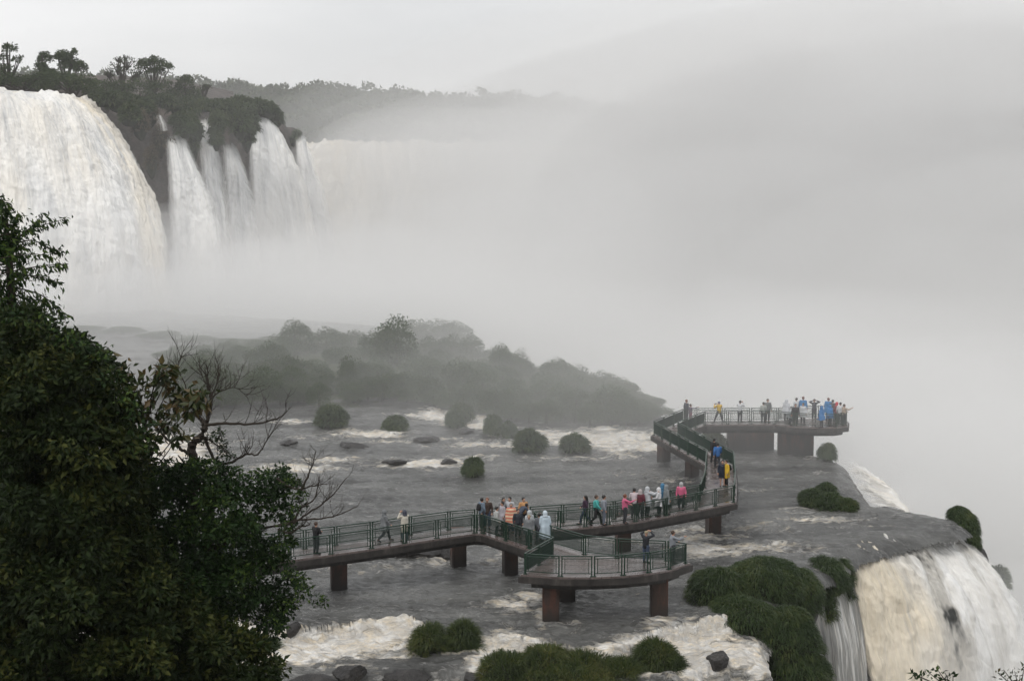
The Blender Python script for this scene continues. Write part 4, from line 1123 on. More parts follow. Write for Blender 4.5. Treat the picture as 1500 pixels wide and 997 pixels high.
for bi, b in enumerate(BR):
    P = [D(x, y, 25 + .25 * math.sin(bi * 2.1)) for x, y in b]
    A = catmull(np.array([tuple(p) for p in P]), np.linspace(0, 1, 16)); m.tube([Vector(a) for a in A], [.012 - .0006 * i for i in range(16)], 4)
    for off in (0, 1, 2):
        n = 34; t = np.linspace(.1, 1, n); Q = catmull(np.array([tuple(p) for p in P]), t) + rr.normal(size=(n, 3)) * .035 * off
        Vv, F = leaves_arrays(Q, .105, .036, dirs=np.array([.5, 0, -.55]), droop=.35, jit=.55, r=rr)
        parts.append((Vv, F, np.repeat(np.clip(rr.uniform(.1, 1, n), 0, 1), 4)))
V, F, T = merge(parts); under(link('foliage', npmesh('foliage', V, F, {'tint': T}), M['leaf_near'], tr), tr)
under(m.build('trunk', M['bark'], tr), tr)
OUT_B = [(-60, 300), (2, 308), (14, 330), (24, 345), (34, 360), (34, 385), (30, 400), (40, 420), (42, 440), (60, 462), (70, 500), (-60, 520)]
cl = polycloud(OUT_B, 110, .24, 25.2, .8, 5)
under(leafy('crown', cl, 260, .115, .042, M['leaf_near'], tr, 6, .75), tr)

# (c) the bushy tree in front of the bridge end
b0 = D(320, 1120, 25.5); foot = Vector((b0.x, 25.5, groundz(25.5) - .3))
tr = near_tree('tree', 'bushy vine-draped tree with a flat top hiding the near end of the footbridge', foot)
m = MB(); m.tube([foot, D(310, 1000, 25.5), D(300, 850, 25.6), D(310, 720, 25.8)], [.22, .18, .13, .06], 7)
for q in range(12):
    r = random.Random(q + 90); a = D(305, 740 + 22 * q, 25.5); e = D(r.uniform(215, 440), 690 + 24 * q + r.uniform(-30, 40), 24.8 + r.random() * 1.5)
    m.tube([a, a.lerp(e, .5) + Vector((0, 0, .1)), e], [.05, .03, .01], 5)
under(m.build('trunk', M['bark'], tr), tr)
OUT_C = [(195, 690), (225, 680), (262, 672), (300, 676), (330, 682), (355, 692), (385, 690), (412, 686), (430, 700), (442, 722), (432, 745), (425, 775), (418, 800), (424, 830), (440, 850), (450, 870), (430, 885), (415, 900), (405, 925), (390, 945), (370, 970), (350, 1040), (150, 1040), (180, 850)]
cl = polycloud(OUT_C, 420, .30, 25.5, 1.3, 11)
under(leafy('crown', cl, 330, .085, .044, M['leaf_near'], tr, 12, .5, (0, .9)), tr)
ed = [(225, 684), (250, 676), (280, 676), (315, 682), (345, 688), (372, 694), (400, 690), (425, 702), (440, 722), (432, 745), (445, 862), (462, 875), (470, 880), (440, 850), (425, 838), (430, 880), (412, 800), (418, 770), (395, 905), (410, 915)]
under(leafy('foliage', [(D(a, b, 24.9), .14) for a, b in ed], 420, .062, .030, M['leaf_near'], tr, 13, .45, (.45, 1)), tr)
m = MB()
for pl in [[(405, 700), (430, 715), (455, 712), (480, 708)], [(440, 722), (450, 700), (458, 680), (462, 660)], [(400, 770), (430, 765), (450, 752), (472, 738), (490, 722), (507, 700)], [(420, 768), (432, 762), (455, 760), (480, 758), (500, 752), (525, 740)],
           [(408, 775), (425, 780), (440, 772), (455, 768)], [(430, 765), (440, 745), (460, 730), (468, 700)]]:
    branchy(m, [D(x, y, 25.0) for x, y in pl], .022, .006, 11, hash(str(pl)) % 997, (.12, .5), .6, 2, .0055)
under(m.build('bare_branches', M['bark'], tr), tr)

# (d) broad-leaved young tree and the bare twisted one
b0 = D(250, 1120, 26.5); foot = Vector((b0.x, 26.5, groundz(26.5) - .3))
tr = near_tree('tree', 'bare twisted tree with spreading leafless twigs above the bushy tree', foot)
m = MB()
m.tube([foot, D(270, 950, 26.5), D(282, 760, 26.4), D(284, 672, 26.3)], [.17, .14, .1, .075], 7)
for k, (pl, r0, r1, tw) in enumerate([
    ([(284, 672), (281, 652), (285, 645), (295, 640), (300, 625)], .075, .055, 0),
    ([(300, 625), (292, 612), (272, 602), (264, 596)], .045, .016, 3),
    ([(300, 625), (306, 607), (309, 583), (305, 560), (303, 534)], .038, .008, 26),
    ([(300, 622), (331, 620), (371, 621), (405, 613), (421, 602)], .030, .008, 12),
    ([(300, 640), (315, 674), (337, 677), (360, 665), (377, 665), (388, 650), (399, 632)], .030, .006, 26),
    ([(309, 583), (325, 572), (346, 568), (364, 584)], .014, .004, 16), ([(309, 583), (318, 560), (322, 545)], .012, .004, 14), ([(305, 572), (296, 550), (292, 540)], .010, .003, 8),
    ([(272, 602), (272, 566), (261, 542), (264, 525), (278, 520), (290, 518)], .012, .004, 12), ([(264, 596), (255, 575), (243, 560), (236, 530)], .010, .003, 8),
    ([(276, 664), (262, 655), (245, 643), (233, 630), (216, 614)], .032, .014, 4), ([(300, 640), (312, 648), (330, 660), (345, 672)], .014, .004, 12)]):
    branchy(m, [D(x, y, 26.2 + .15 * math.sin(k)) for x, y in pl], r0, r1, tw, 300 + k, (.15, .55), .75, 3, .0062)
under(m.build('trunk', M['bark'], tr), tr)
vn = [(D(a, b, 26.2), .10) for a, b in [(322, 640), (326, 650), (330, 658), (300, 645), (310, 640), (320, 630), (327, 664), (338, 668)]]
under(leafy('vine', vn, 800, .05, .026, M['leaf_near'], tr, 33, .6, (.2, .8)), tr)

b0 = D(215, 1120, 25.0); foot = Vector((b0.x, 25.0, groundz(25.0) - .3))
tr = near_tree('tree', 'young tree with large bronze and green broad leaves before the bare one', foot)
m = MB(); m.tube([foot, D(205, 900, 25), D(195, 700, 25), D(212, 620, 25), D(228, 575, 25)], [.09, .07, .05, .03, .015], 6)
parts = []; rr = np.random.default_rng(77)
for (a, b, n) in [(188, 548, 20), (200, 560, 14), (178, 560, 12), (238, 540, 26), (244, 552, 20), (228, 548, 14), (216, 572, 14), (262, 575, 18), (285, 582, 26), (296, 592, 20), (275, 598, 16), (254, 590, 12), (222, 600, 16), (240, 612, 18), (232, 630, 14), (262, 628, 14),
                  (258, 640, 10), (210, 590, 12), (200, 610, 16), (220, 655, 14), (205, 640, 14), (196, 580, 12), (246, 568, 10), (185, 600, 12), (150, 520, 14), (160, 530, 14), (135, 512, 12), (172, 540, 12), (250, 600, 12), (290, 575, 10)]:
    c = np.array(D(a, b, 24.9 + rr.uniform(-.2, .2)))
    st = Vector((c[0], c[1], c[2])); tgt = D(215 + (a - 215) * .4, b + 40, 25); m.tube([tgt, tgt.lerp(st, .6) + Vector((0, 0, -.03)), st], [.012, .008, .004], 4)
    n = int(n * 1.7); P = c + rr.normal(size=(n, 3)) * [.10, .08, .07]
    Vv, F = leaves_arrays(P, .16, .078, dirs=np.array([0, 0, -.35]), droop=.3, jit=.9, r=rr); parts.append((Vv, F, np.repeat(rr.uniform(.0, 1, n), 4)))
V, F, T = merge(parts); under(link('crown', npmesh('crown', V, F, {'tint': T}), M['leaf_broad'], tr), tr)
under(m.build('trunk', M['bark'], tr), tr)
# fill foliage between the big mass and the broad leaves
b0 = D(160, 1120, 25.8); foot = Vector((b0.x, 25.8, groundz(25.8) - .3))
tr = near_tree('tree', 'yellow-green small-leaved tree between the huge mass and the broad-leaved one', foot)
m = MB(); m.tube([foot, D(165, 900, 25.8), D(170, 700, 25.8), D(180, 590, 25.8)], [.12, .09, .06, .02], 6); under(m.build('trunk', M['bark'], tr), tr)
OUT_E = [(110, 520), (140, 528), (165, 560), (188, 590), (200, 620), (212, 650), (222, 690), (215, 760), (225, 850), (150, 900), (120, 700)]
under(leafy('crown', polycloud(OUT_E, 150, .26, 25.6, .9, 21), 300, .08, .042, M['leaf_olive'], tr, 22, .45, (.3, 1)), tr)

# (e) sprigs reaching up at the bottom right
for lb, pts, dd, seed, mt, L in [('dark leafy sprig poking up from the bottom edge in front of the big fall', [(1336, 985), (1350, 992), (1360, 984), (1372, 978), (1384, 984), (1396, 986), (1345, 990), (1390, 996), (1366, 996), (1378, 994)], 19.0, 1, 'leaf_near', .075),
                           ('bronze-tipped sprig at the bottom right corner', [(1462, 985), (1470, 980), (1478, 990), (1486, 982), (1494, 988), (1500, 978), (1475, 996), (1490, 998)], 19.0, 2, 'leaf_broad', .06)]:
    c0 = pts[len(pts) // 2]; b0 = D(c0[0], 1300, dd); foot = Vector((b0.x, dd, groundz(dd) - .2))
    o = near_tree('sapling', lb, foot, 'sapling'); m = MB(); top = D(c0[0], 1010, dd)
    m.tube([foot, foot.lerp(top, .6) + Vector((.1, 0, 0)), top], [.035, .025, .012], 6)
    parts = []; rr = np.random.default_rng(seed)
    for x, y in pts:
        e = D(x, y, dd + rr.uniform(-.1, .1)); m.tube([top, top.lerp(e, .5) + Vector((0, 0, -.01)), e], [.010, .007, .003], 4)
        n = 6; P = np.array(e) + rr.normal(size=(n, 3)) * .025
        Vv, F = leaves_arrays(P, L, L * .48, dirs=np.array([0, 0, .1]), droop=.1, jit=.8, r=rr); parts.append((Vv, F, np.repeat(rr.uniform(0, .8, n), 4)))
    V, F, T = merge(parts); under(link('foliage', npmesh('foliage', V, F, {'tint': T}), M[mt], o), o); under(m.build('stem', M['bark'], o), o)

# driftwood at the left of the weir
m = MB(); P = [D(372, 915, 79.6), D(395, 925, 79.4), D(415, 930, 79.2), D(428, 922, 79.1), D(437, 914, 79)]
m.tube(P, [.5, .48, .44, .34, .2], 9); m.tube([D(400, 925, 79.4), D(404, 912, 79.4), D(409, 905, 79.4)], [.3, .2, .1], 8); m.tube([D(405, 928, 79.3), D(414, 942, 79.2), D(418, 952, 79.1)], [.36, .28, .2], 8)
o = m.build('driftwood', M['rock'], smooth=True); tag(o, 'blackened broken log jutting into the foam at the left of the weir', 'driftwood')
grass('grass_clump', [pblob(385, 965, 77.5, 22, 24, 26), pblob(360, 985, 77, 30, 30, 30)], 4200, .7, .032, label='dark grass clump on the left bank below the broken log', seed=99)
rock('rock', D(345, 960, 78.5), (2.6, 2.2, 1.4), 44, 'dark bank rock at the foot of the bushy tree by the pool')
# ------------------------------------------------------------------ people
PRAILS = [Vector(p) for p in rxy]
_pending = []
def vec(a): return Vector(a)
def joints(h, pose):
    """joint positions of a standing figure facing +y, scaled to height h"""
    s = h / 1.72
    J = dict(pel=(0, 0, .92), waist=(0, .0, 1.06), chest=(0, .0, 1.30), neck=(0, .0, 1.45), head=(0, .02, 1.60))
    for sd, k in (('l', -1), ('r', 1)):
        J['hip' + sd] = (.09 * k, 0, .90); J['kn' + sd] = (.10 * k, .02, .49); J['an' + sd] = (.10 * k, -.02, .09); J['to' + sd] = (.12 * k, .15, .035)
        J['sh' + sd] = (.175 * k, 0, 1.40); J['el' + sd] = (.24 * k, -.02, 1.13); J['ha' + sd] = (.25 * k, .07, .88)
    def st(**kw):
        for k, v in kw.items(): J[k] = v
    if pose == 'photo':
        for sd, k in (('l', -1), ('r', 1)): st(**{'el' + sd: (.25 * k, .20, 1.26), 'ha' + sd: (.07 * k, .32, 1.54)})
    elif pose == 'armsup':
        for sd, k in (('l', -1), ('r', 1)): st(**{'el' + sd: (.36 * k, .12, 1.52), 'ha' + sd: (.09 * k, .24, 1.66)})
    elif pose == 'rail':
        for sd, k in (('l', -1), ('r', 1)): st(**{'el' + sd: (.24 * k, .10, 1.14), 'ha' + sd: (.15 * k, .34, 1.07)})
        st(chest=(0, .05, 1.29), neck=(0, .08, 1.44), head=(0, .12, 1.58), shl=(-.175, .06, 1.38), shr=(.175, .06, 1.38))
    elif pose == 'walk':
        st(knl=(-.09, .20, .50), anl=(-.09, .27, .10), tol=(-.10, .44, .05), knr=(.09, -.03, .48), anr=(.10, -.34, .14), tor=(.10, -.22, .04), ell=(-.23, -.12, 1.15), hal=(-.24, -.10, .90), elr=(.23, .10, 1.15), har=(.22, .26, .96))
    elif pose == 'fold':
        st(ell=(-.24, .08, 1.15), hal=(.02, .24, 1.17), elr=(.24, .08, 1.14), har=(-.02, .26, 1.13))
    elif pose == 'reach':
        st(elr=(.26, .22, 1.30), har=(.24, .48, 1.42), ell=(-.24, .08, 1.14), hal=(-.16, .32, 1.08))
    elif pose == 'spread':
        st(knl=(-.24, .04, .48), anl=(-.40, 0, .09), tol=(-.46, .15, .035), knr=(.20, .02, .48), anr=(.30, 0, .09), tor=(.34, .15, .035), ell=(-.30, .16, 1.22), hal=(-.20, .36, 1.44), elr=(.25, .16, 1.24), har=(.05, .32, 1.46))
    elif pose == 'bend':
        st(waist=(0, .05, 1.06), chest=(0, .22, 1.22), neck=(0, .36, 1.31), head=(0, .45, 1.38), shl=(-.175, .30, 1.30), shr=(.175, .30, 1.30), ell=(-.22, .40, 1.08), hal=(-.12, .50, .92), elr=(.22, .40, 1.08), har=(.12, .50, .92))
    elif pose == 'onehand':
        st(elr=(.30, .12, 1.32), har=(.14, .16, 1.60))
    elif pose == 'point':
        st(elr=(.36, .16, 1.38), har=(.46, .42, 1.50))
    for k in J: J[k] = Vector(J[k]) * s
    return J, s

def cap(m, a, b, ra, rb, n=8):
    a, b = Vector(a), Vector(b)
    m.tube([a, a.lerp(b, .5), b], [ra, (ra + rb) / 2, rb], n); m.ball(a, ra, n=8, m=6); m.ball(b, rb, n=8, m=6)

def queue(name, mb, mat, parent, extra=None, voxel=.028):
    me = mb.mesh(name)
    o = bpy.data.objects.new(name, me); COL.objects.link(o); o.parent = parent
    md = o.modifiers.new('r', 'REMESH'); md.mode = 'VOXEL'; md.voxel_size = voxel; md.use_smooth_shade = True
    md2 = o.modifiers.new('s', 'SMOOTH'); md2.factor = .5; md2.iterations = 2
    _pending.append((o, mat, extra))
    return o

def person(px, py, face, label, top, pants, hair='hair_black', pose='stand', h=1.70, kind='jacket', hood=None, bag=None, skirt=None, shoes=(.02, .02, .022), cap_col=None, bare=False, pos=None):
    p = W(px, py, DZ + h) if pos is None else Vector((pos[0], pos[1], 0))
    root = empty('person', (p.x, p.y, DZ), math.radians(face)); root.scale = (1.12, 1.12, 1.0); tag(root, label, 'person', 'visitors on the footbridge')
    J, s = joints(h, pose)
    # body: one continuous surface
    m = MB()
    cap(m, J['pel'], J['waist'], .125 * s, .115 * s); cap(m, J['waist'], J['chest'], .115 * s, .14 * s); cap(m, J['chest'], J['neck'], .12 * s, .052 * s); cap(m, J['neck'], J['head'], .05 * s, .05 * s)
    cap(m, J['shl'], J['shr'], .06 * s, .06 * s)
    hd = J['head']; m.ball(hd + Vector((0, .0, .01)) * s, .098 * s, .80, .95, 1.18, 12, 10)
    m.ball(hd + Vector((0, .092, -.01)) * s, .020 * s, .7, 1.1, 1.3); m.ball(hd + Vector((0, .035, -.075)) * s, .05 * s, .9, 1, .7)
    for k in (-1, 1): m.ball(hd + Vector((.082 * k, 0, -.005)) * s, .024 * s, .5, .9, 1.3)
    for sd in 'lr':
        cap(m, J['sh' + sd], J['el' + sd], .052 * s, .040 * s); cap(m, J['el' + sd], J['ha' + sd], .040 * s, .027 * s)
        cap(m, J['hip' + sd], J['kn' + sd], .088 * s, .058 * s); cap(m, J['kn' + sd], J['an' + sd], .055 * s, .038 * s); cap(m, J['an' + sd], J['to' + sd], .042 * s, .030 * s)
    ex = MB()
    for sd, k in (('l', -1), ('r', 1)):
        w_ = J['ha' + sd]; d = (w_ - J['el' + sd]).normalized(); side = d.cross(Vector((0, 0, 1)))
        side = side.normalized() if side.length > .2 else Vector((0, 1, 0)); cl = d.cross(side).normalized()
        pc = w_ + d * .055 * s
        ex.tube([w_ - d * .01, w_ + d * .03 * s, w_ + d * .085 * s], [.024 * s, .036 * s, .034 * s], 8)
        for q, fl in enumerate((.062, .074, .070, .056)):
            b_ = w_ + d * .082 * s + side * (.024 - .016 * q) * s
            ex.tube([b_, b_ + (d + cl * .25).normalized() * fl * .5 * s, b_ + (d * .8 + cl * .7).normalized() * fl * .92 * s], [.0095 * s, .009 * s, .0065 * s], 5)
        b_ = w_ + d * .025 * s + side * .028 * s
        ex.tube([b_, b_ + (d * .6 + side * .8).normalized() * .035 * s, b_ + (d + side * .5).normalized() * .062 * s], [.012 * s, .011 * s, .008 * s], 5)
    queue('body', m, M['skin'], root, ex)
    # trousers and shoes
    if pants is not None:
        t = MB(); cap(t, J['pel'] + Vector((-.04, 0, .02)) * s, J['pel'] + Vector((.04, 0, .02)) * s, .135 * s, .135 * s)
        for sd in 'lr':
            end = J['an' + sd].lerp(J['kn' + sd], .12)
            if bare: end = J['kn' + sd].lerp(J['hip' + sd], .1)
            cap(t, J['hip' + sd], J['kn' + sd], .105 * s, .078 * s) if not bare else cap(t, J['hip' + sd], end, .105 * s, .095 * s)
            if not bare: cap(t, J['kn' + sd], end, .078 * s, .062 * s)
        queue('trousers' if not bare else 'shorts', t, fabric(pants), root)
    for sd in 'lr':
        t = MB(); cap(t, J['an' + sd] - Vector((0, .02, .03)) * s, J['to' + sd], .052 * s, .042 * s); queue('shoe', t, fabric(shoes, .5), root, voxel=.02)
    # upper garment
    t = MB(); z0 = J['pel'] + Vector((0, 0, .0)) * s
    cap(t, z0, J['waist'], .155 * s, .148 * s, 10); cap(t, J['waist'], J['chest'], .150 * s, .165 * s, 10); cap(t, J['shl'], J['shr'], .078 * s, .078 * s); cap(t, J['chest'], J['neck'] - Vector((0, 0, .04)) * s, .14 * s, .075 * s)
    for sd in 'lr':
        cap(t, J['sh' + sd], J['el' + sd], .075 * s, .060 * s); cap(t, J['el' + sd], J['ha' + sd].lerp(J['el' + sd], .10), .060 * s, .046 * s)
    if kind in ('poncho', 'long', 'coat'):
        dz = {'poncho': .62, 'long': .30, 'coat': .55}[kind] * s; fl = {'poncho': .27, 'long': .25, 'coat': .19}[kind] * s
        n = 14; rings = []; a0 = J['chest'] + Vector((0, 0, .02))
        lev = [(a0, .17 * s), (J['waist'], .19 * s), (J['pel'], (.20 * s + fl) / 2), (Vector((J['pel'].x, J['pel'].y, dz)), fl)]
        rr_ = random.Random(int(px * 7)); vs = []; ph = rr_.random() * 6
        for li, (c, r_) in enumerate(lev):
            for k in range(n):
                a = 6.2832 * k / n; w_ = r_ * (1 + .07 * li * math.sin(a * 4 + ph)); vs.append((c.x + math.cos(a) * w_ * 1.08, c.y + math.sin(a) * w_ * .85, c.z + (.03 * math.sin(a * 3 + ph) if li == 3 else 0)))
        fs = [(i * n + k, i * n + (k + 1) % n, (i + 1) * n + (k + 1) % n, (i + 1) * n + k) for i in range(3) for k in range(n)]
        fs += [tuple(range(n))[::-1], tuple(3 * n + k for k in range(n))]
        fs = [f[::-1] for f in fs]
        t.add(vs, fs)
    queue({'poncho': 'rain_poncho', 'long': 'rain_poncho', 'coat': 'raincoat'}.get(kind, 'jacket'), t, fabric(top, .45 if kind != 'jacket' else .75), root)
    hc = Vector(hd)
    if hood:
        t = MB(); t.ball(hc + Vector((0, -.025, .015)) * s, .128 * s, .92, 1.0, 1.18, 12, 9); t.tube([hc + Vector((0, -.04, -.06)) * s, J['neck'] + Vector((0, -.03, -.03)) * s], [.11 * s, .13 * s], 10)
        q = MB(); q.add([v for v in t.v], t.f)
        queue('hood', q, fabric(hood, .45), root)
    elif cap_col:
        t = MB(); t.ball(hc + Vector((0, -.005, .055)) * s, .105 * s, .88, 1.02, .75, 12, 8); t.tube([hc + Vector((0, .05, .055)) * s, hc + Vector((0, .16, .045)) * s], [.07 * s, .045 * s], 8); queue('cap', t, fabric(cap_col), root, voxel=.02)
    else:
        t = MB(); t.ball(hc + Vector((0, -.022, .035)) * s, .106 * s, .88, .98, 1.08, 12, 9)
        if hair.endswith('_long'):
            t.tube([hc + Vector((0, -.05, .02)) * s, hc + Vector((0, -.085, -.10)) * s, hc + Vector((0, -.11, -.30)) * s], [.095 * s, .085 * s, .05 * s], 8)
        queue('hair', t, M[hair.replace('_long', '')], root, voxel=.02)
    if bag:
        t = MB(); c = J['chest'] + Vector((0, -.20, -.08)) * s
        t.ball(c, .17 * s, .85, .55, 1.25, 10, 8); t.tube([c + Vector((0, -.05, -.13)) * s, c + Vector((0, -.06, -.02)) * s], [.10 * s, .09 * s], 8)
        for k in (-1, 1): t.tube([c + Vector((.09 * k, .05, .16)) * s, J['chest'] + Vector((.10 * k, .02, .17)) * s, J['chest'] + Vector((.11 * k, .16, .02)) * s, J['chest'] + Vector((.11 * k, .02, -.16)) * s], [.022 * s] * 4, 5)
        b_ = queue('backpack', t, fabric(bag), root)
    if pose in ('photo', 'armsup', 'spread'):
        t = MB(); c = (J['hal'] + J['har']) / 2 + Vector((0, .06, .03)); t.box(c, .065, .018, c.z - .035, c.z + .035); t.tube([c, c + Vector((0, .05, 0))], [.026, .026], 8)
        link('camera', t.mesh('camera'), fabric((.012, .012, .013), .4), root)
    return root

GR, DG, LG = (.16, .17, .18), (.035, .038, .045), (.40, .41, .42)
WH, CRM, CLR = (.62, .64, .66), (.55, .52, .45), (.46, .49, .51)
JEAN, BLK, NAVY = (.045, .065, .11), (.012, .012, .014), (.012, .018, .035)
BLUE, PINK, YEL, TEAL = (.035, .20, .45), (.60, .13, .24), (.62, .40, .03), (.07, .40, .38)
P_ = person
# left span
P_(462.5, 764, -40, 'person in a black jacket and dark trousers behind the bare branches on the left span', BLK, DG, 'hair_brown', 'fold')
P_(563, 747, -75, 'person in a hooded grey poncho walking along the left span', GR, DG, pose='walk', kind='poncho', hood=GR)
P_(592.5, 747, 30, 'person in a cream jacket with a dark hood taking a picture on the left span', CRM, (.09, .12, .14), pose='photo', hood=(.05, .055, .08), kind='coat')
# crowd at the bend
P_(705.8, 728.8, -50, 'person in a denim blue top with a black backpack, leftmost of the crowd', (.15, .20, .26), DG, pose='stand', bag=BLK)
P_(713.8, 728.8, 170, 'reddish haired person in a dark brown coat and jeans at the left of the crowd', (.045, .028, .022), JEAN, 'hair_red', 'stand', h=1.72)
P_(727.5, 741.5, -80, 'dark haired person in a pale grey poncho beside the rail at the bend', (.42, .43, .42), DG, kind='poncho', h=1.6)
P_(737.5, 728.5, -160, 'woman with long dark hair and a grey top at the back of the crowd', (.22, .22, .23), DG, 'hair_black_long', h=1.66)
P_(736, 734.5, 120, 'person in a lilac grey plastic poncho with a black bag in the crowd', (.38, .36, .40), BLK, bag=BLK, kind='poncho', h=1.62)
P_(746.8, 727.6, 150, 'dark haired person in a pale shirt at the back of the crowd', (.46, .47, .50), DG, h=1.72)
o_ = P_(748.6, 736.4, 185, 'person in an orange and cream striped poncho in the middle of the crowd', (.75, .30, .16), JEAN, 'hair_grey', kind='poncho', h=1.68)
P_(761, 733, -60, 'person in a dark slate jacket bending forward in the crowd', (.07, .085, .12), DG, pose='bend', h=1.6)
P_(766.6, 728.2, -150, 'dark haired person in an orange tan top at the right of the crowd', (.50, .27, .12), DG, h=1.72)
P_(758.6, 745, 200, 'person in a black jacket with pale straps in front of the crowd', (.03, .035, .045), DG, h=1.62, bag=(.35, .36, .37))
P_(775.5, 747.5, 30, 'person with the clear plastic hood up, standing second from the front of the crowd', CLR, DG, kind='poncho', hood=CLR, h=1.66)
P_(774.8, 753.6, 175, 'pale haired person in a clear poncho over dark clothes near the front rail', (.17, .18, .19), DG, 'hair_blond', kind='poncho', h=1.62)
P_(790, 751, 20, 'dark haired person in a grey shirt raising a hand to the head at the front', (.13, .14, .16), DG, pose='onehand', h=1.66)
P_(798.4, 748.2, 10, 'person in a long pale blue hooded raincoat at the front of the crowd', (.50, .60, .68), DG, kind='long', hood=(.55, .63, .70), h=1.78)
# middle span
P_(857.8, 725.2, 80, 'person with long dark hair in a purple jacket stepping away on the middle span', (.045, .022, .045), JEAN, 'hair_black_long', 'walk', h=1.66)
P_(873.4, 725, -95, 'person in a teal jacket and black trousers walking on the middle span', TEAL, BLK, 'hair_brown', 'walk', h=1.70)
P_(884.4, 725, -85, 'dark haired person in a light grey hooded top and jeans beside the teal one', (.26, .28, .32), (.13, .15, .19), 'hair_black', 'stand', h=1.70)
P_(915.4, 723.6, -80, 'person in a bright pink jacket at the left of the middle span group', PINK, DG, 'hair_red', 'reach', h=1.68)
P_(929.4, 714.8, 0, 'dark haired person in a white and pink top facing the falls', (.55, .47, .50), DG, 'hair_black', 'rail', h=1.70)
P_(938, 716.8, -20, 'person in a maroon jacket with a pale hood in the middle span group', (.13, .03, .045), DG, hood=(.45, .40, .40), h=1.62)
P_(948.4, 712.8, -60, 'person in a light grey hooded poncho pointing, middle of the middle span group', (.48, .50, .53), DG, kind='poncho', hood=(.50, .52, .55), pose='reach', h=1.72)
P_(964.8, 714, 80, 'person in a white hooded poncho facing left in the middle span group', (.66, .66, .68), DG, kind='poncho', hood=(.66, .66, .68), pose='reach', h=1.64)
P_(970.6, 708.2, -10, 'person in a blue hooded poncho half hidden behind the grey one', (.05, .16, .28), DG, kind='poncho', hood=(.05, .18, .32), h=1.74)
P_(976.2, 710, -70, 'person in a dull grey hooded poncho leaning right beside the blue one', (.20, .22, .23), DG, kind='poncho', hood=(.22, .24, .25), h=1.72)
P_(998, 706.3, 175, 'person in a pink jacket and grey hood standing apart at the right of the span', PINK, DG, hood=(.42, .42, .43), h=1.64)
# near platform
P_(946.4, 777.3, -40, 'person in a black jacket and beige cap lifting a camera on the near platform', (.015, .018, .024), JEAN, cap_col=(.30, .26, .17), pose='armsup', h=1.66)
P_(985.6, 777, -75, 'person in a grey jacket with a white hood down, leaning at the near platform rail', (.25, .27, .30), DG, 'hair_brown', 'reach', h=1.66)
# right span
P_(1046.4, 642, 8, 'person in a black jacket walking away on the right span', BLK, DG, h=1.70, pose='walk')
P_(1051.4, 648.5, 5, 'person in a bright blue jacket seen from behind on the right span', (.03, .13, .36), DG, pose='walk', h=1.72)
P_(1058.6, 673.6, 175, 'person in a navy coat with bare legs on the right span', NAVY, None, 'hair_black', kind='coat', h=1.66)
P_(1064.4, 673.2, 110, 'person in a yellow raincoat with a black backpack on the right span', YEL, BLK, 'hair_black', kind='coat', bag=BLK, h=1.68)
# far platform
P_(1005.6, 585.2, -60, 'person in a dark slate jacket at the far left corner of the far platform', (.05, .055, .07), DG, 'hair_red', h=1.72)
P_(1011.6, 591.6, -75, 'small person in a mauve jacket reaching out beside the taller dark one', (.14, .12, .15), (.20, .10, .12), 'hair_brown', 'point', h=1.52)
P_(1053.6, 588, 20, 'person in a yellow jacket and blue cap with legs apart taking a picture', YEL, DG, cap_col=(.05, .08, .20), pose='spread', h=1.66)
P_(1084.2, 586.6, -30, 'person in a white shirt and dark trousers alone on the far platform', WH, DG, 'hair_black', 'photo', h=1.70)
P_(1118.4, 588.8, 10, 'shorter person in a pale grey top beside the tall grey one', (.36, .38, .36), DG, 'hair_black', h=1.62)
P_(1124.6, 584.2, -170, 'tall person in grey standing beside the shorter pale one', (.17, .18, .18), DG, 'hair_black', h=1.80)
P_(1152.2, 584.8, -40, 'person in a white hooded poncho at the left of the far platform crowd', (.60, .62, .66), DG, kind='poncho', hood=(.60, .62, .66), h=1.72)
P_(1157.6, 592, -70, 'person in a pale see-through poncho bending at the left of the far crowd', (.42, .46, .48), DG, kind='poncho', pose='bend', h=1.60, hood=(.42, .46, .48))
P_(1166.8, 582.6, 30, 'dark haired person in a white shirt at the back of the far crowd', WH, DG, 'hair_black', h=1.74)
P_(1165.4, 591.4, 175, 'person in a black jacket at the front rail of the far crowd', (.025, .025, .028), DG, 'hair_brown', h=1.68)
P_(1176.6, 580.8, -20, 'tall person in a blue poncho behind the white one in the far crowd', BLUE, DG, 'hair_red', kind='poncho', h=1.84)
P_(1176.6, 590, 150, 'dark haired person in a white poncho in the middle of the far crowd', (.58, .60, .62), DG, 'hair_black', kind='poncho', h=1.68)
P_(1193, 584.4, 178, 'person in a dark grey jacket with both arms raised in the far crowd', (.06, .06, .075), DG, 'hair_brown', 'armsup', h=1.68)
P_(1203.6, 594.8, 40, 'person in a blue hooded poncho standing apart at the front of the far platform', (.03, .17, .42), DG, kind='poncho', hood=(.03, .17, .42), h=1.64)
P_(1213.6, 582.6, -30, 'tall bare-headed person in a blue poncho near the far right end', BLUE, DG, 'hair_red', kind='poncho', h=1.80)
P_(1216, 592.6, -150, 'person in a blue poncho in front of the tall blue one', (.04, .20, .46), DG, kind='poncho', hood=(.04, .20, .46), h=1.64)
P_(1220, 585.4, -10, 'person in a dark grey jacket right of the tall blue poncho', (.06, .065, .075), DG, 'hair_black', h=1.70)
P_(1226, 589, -40, 'person with a red hood near the far right end', (.20, .05, .06), DG, hood=(.55, .04, .06), h=1.66)
P_(1231.2, 589.2, -30, 'dark haired person in a white shirt near the far right end', WH, DG, 'hair_black', h=1.70)
P_(1236.6, 591.8, -70, 'person in beige holding up a black camera at the far right end', (.42, .33, .26), DG, 'hair_brown', 'reach', h=1.66)

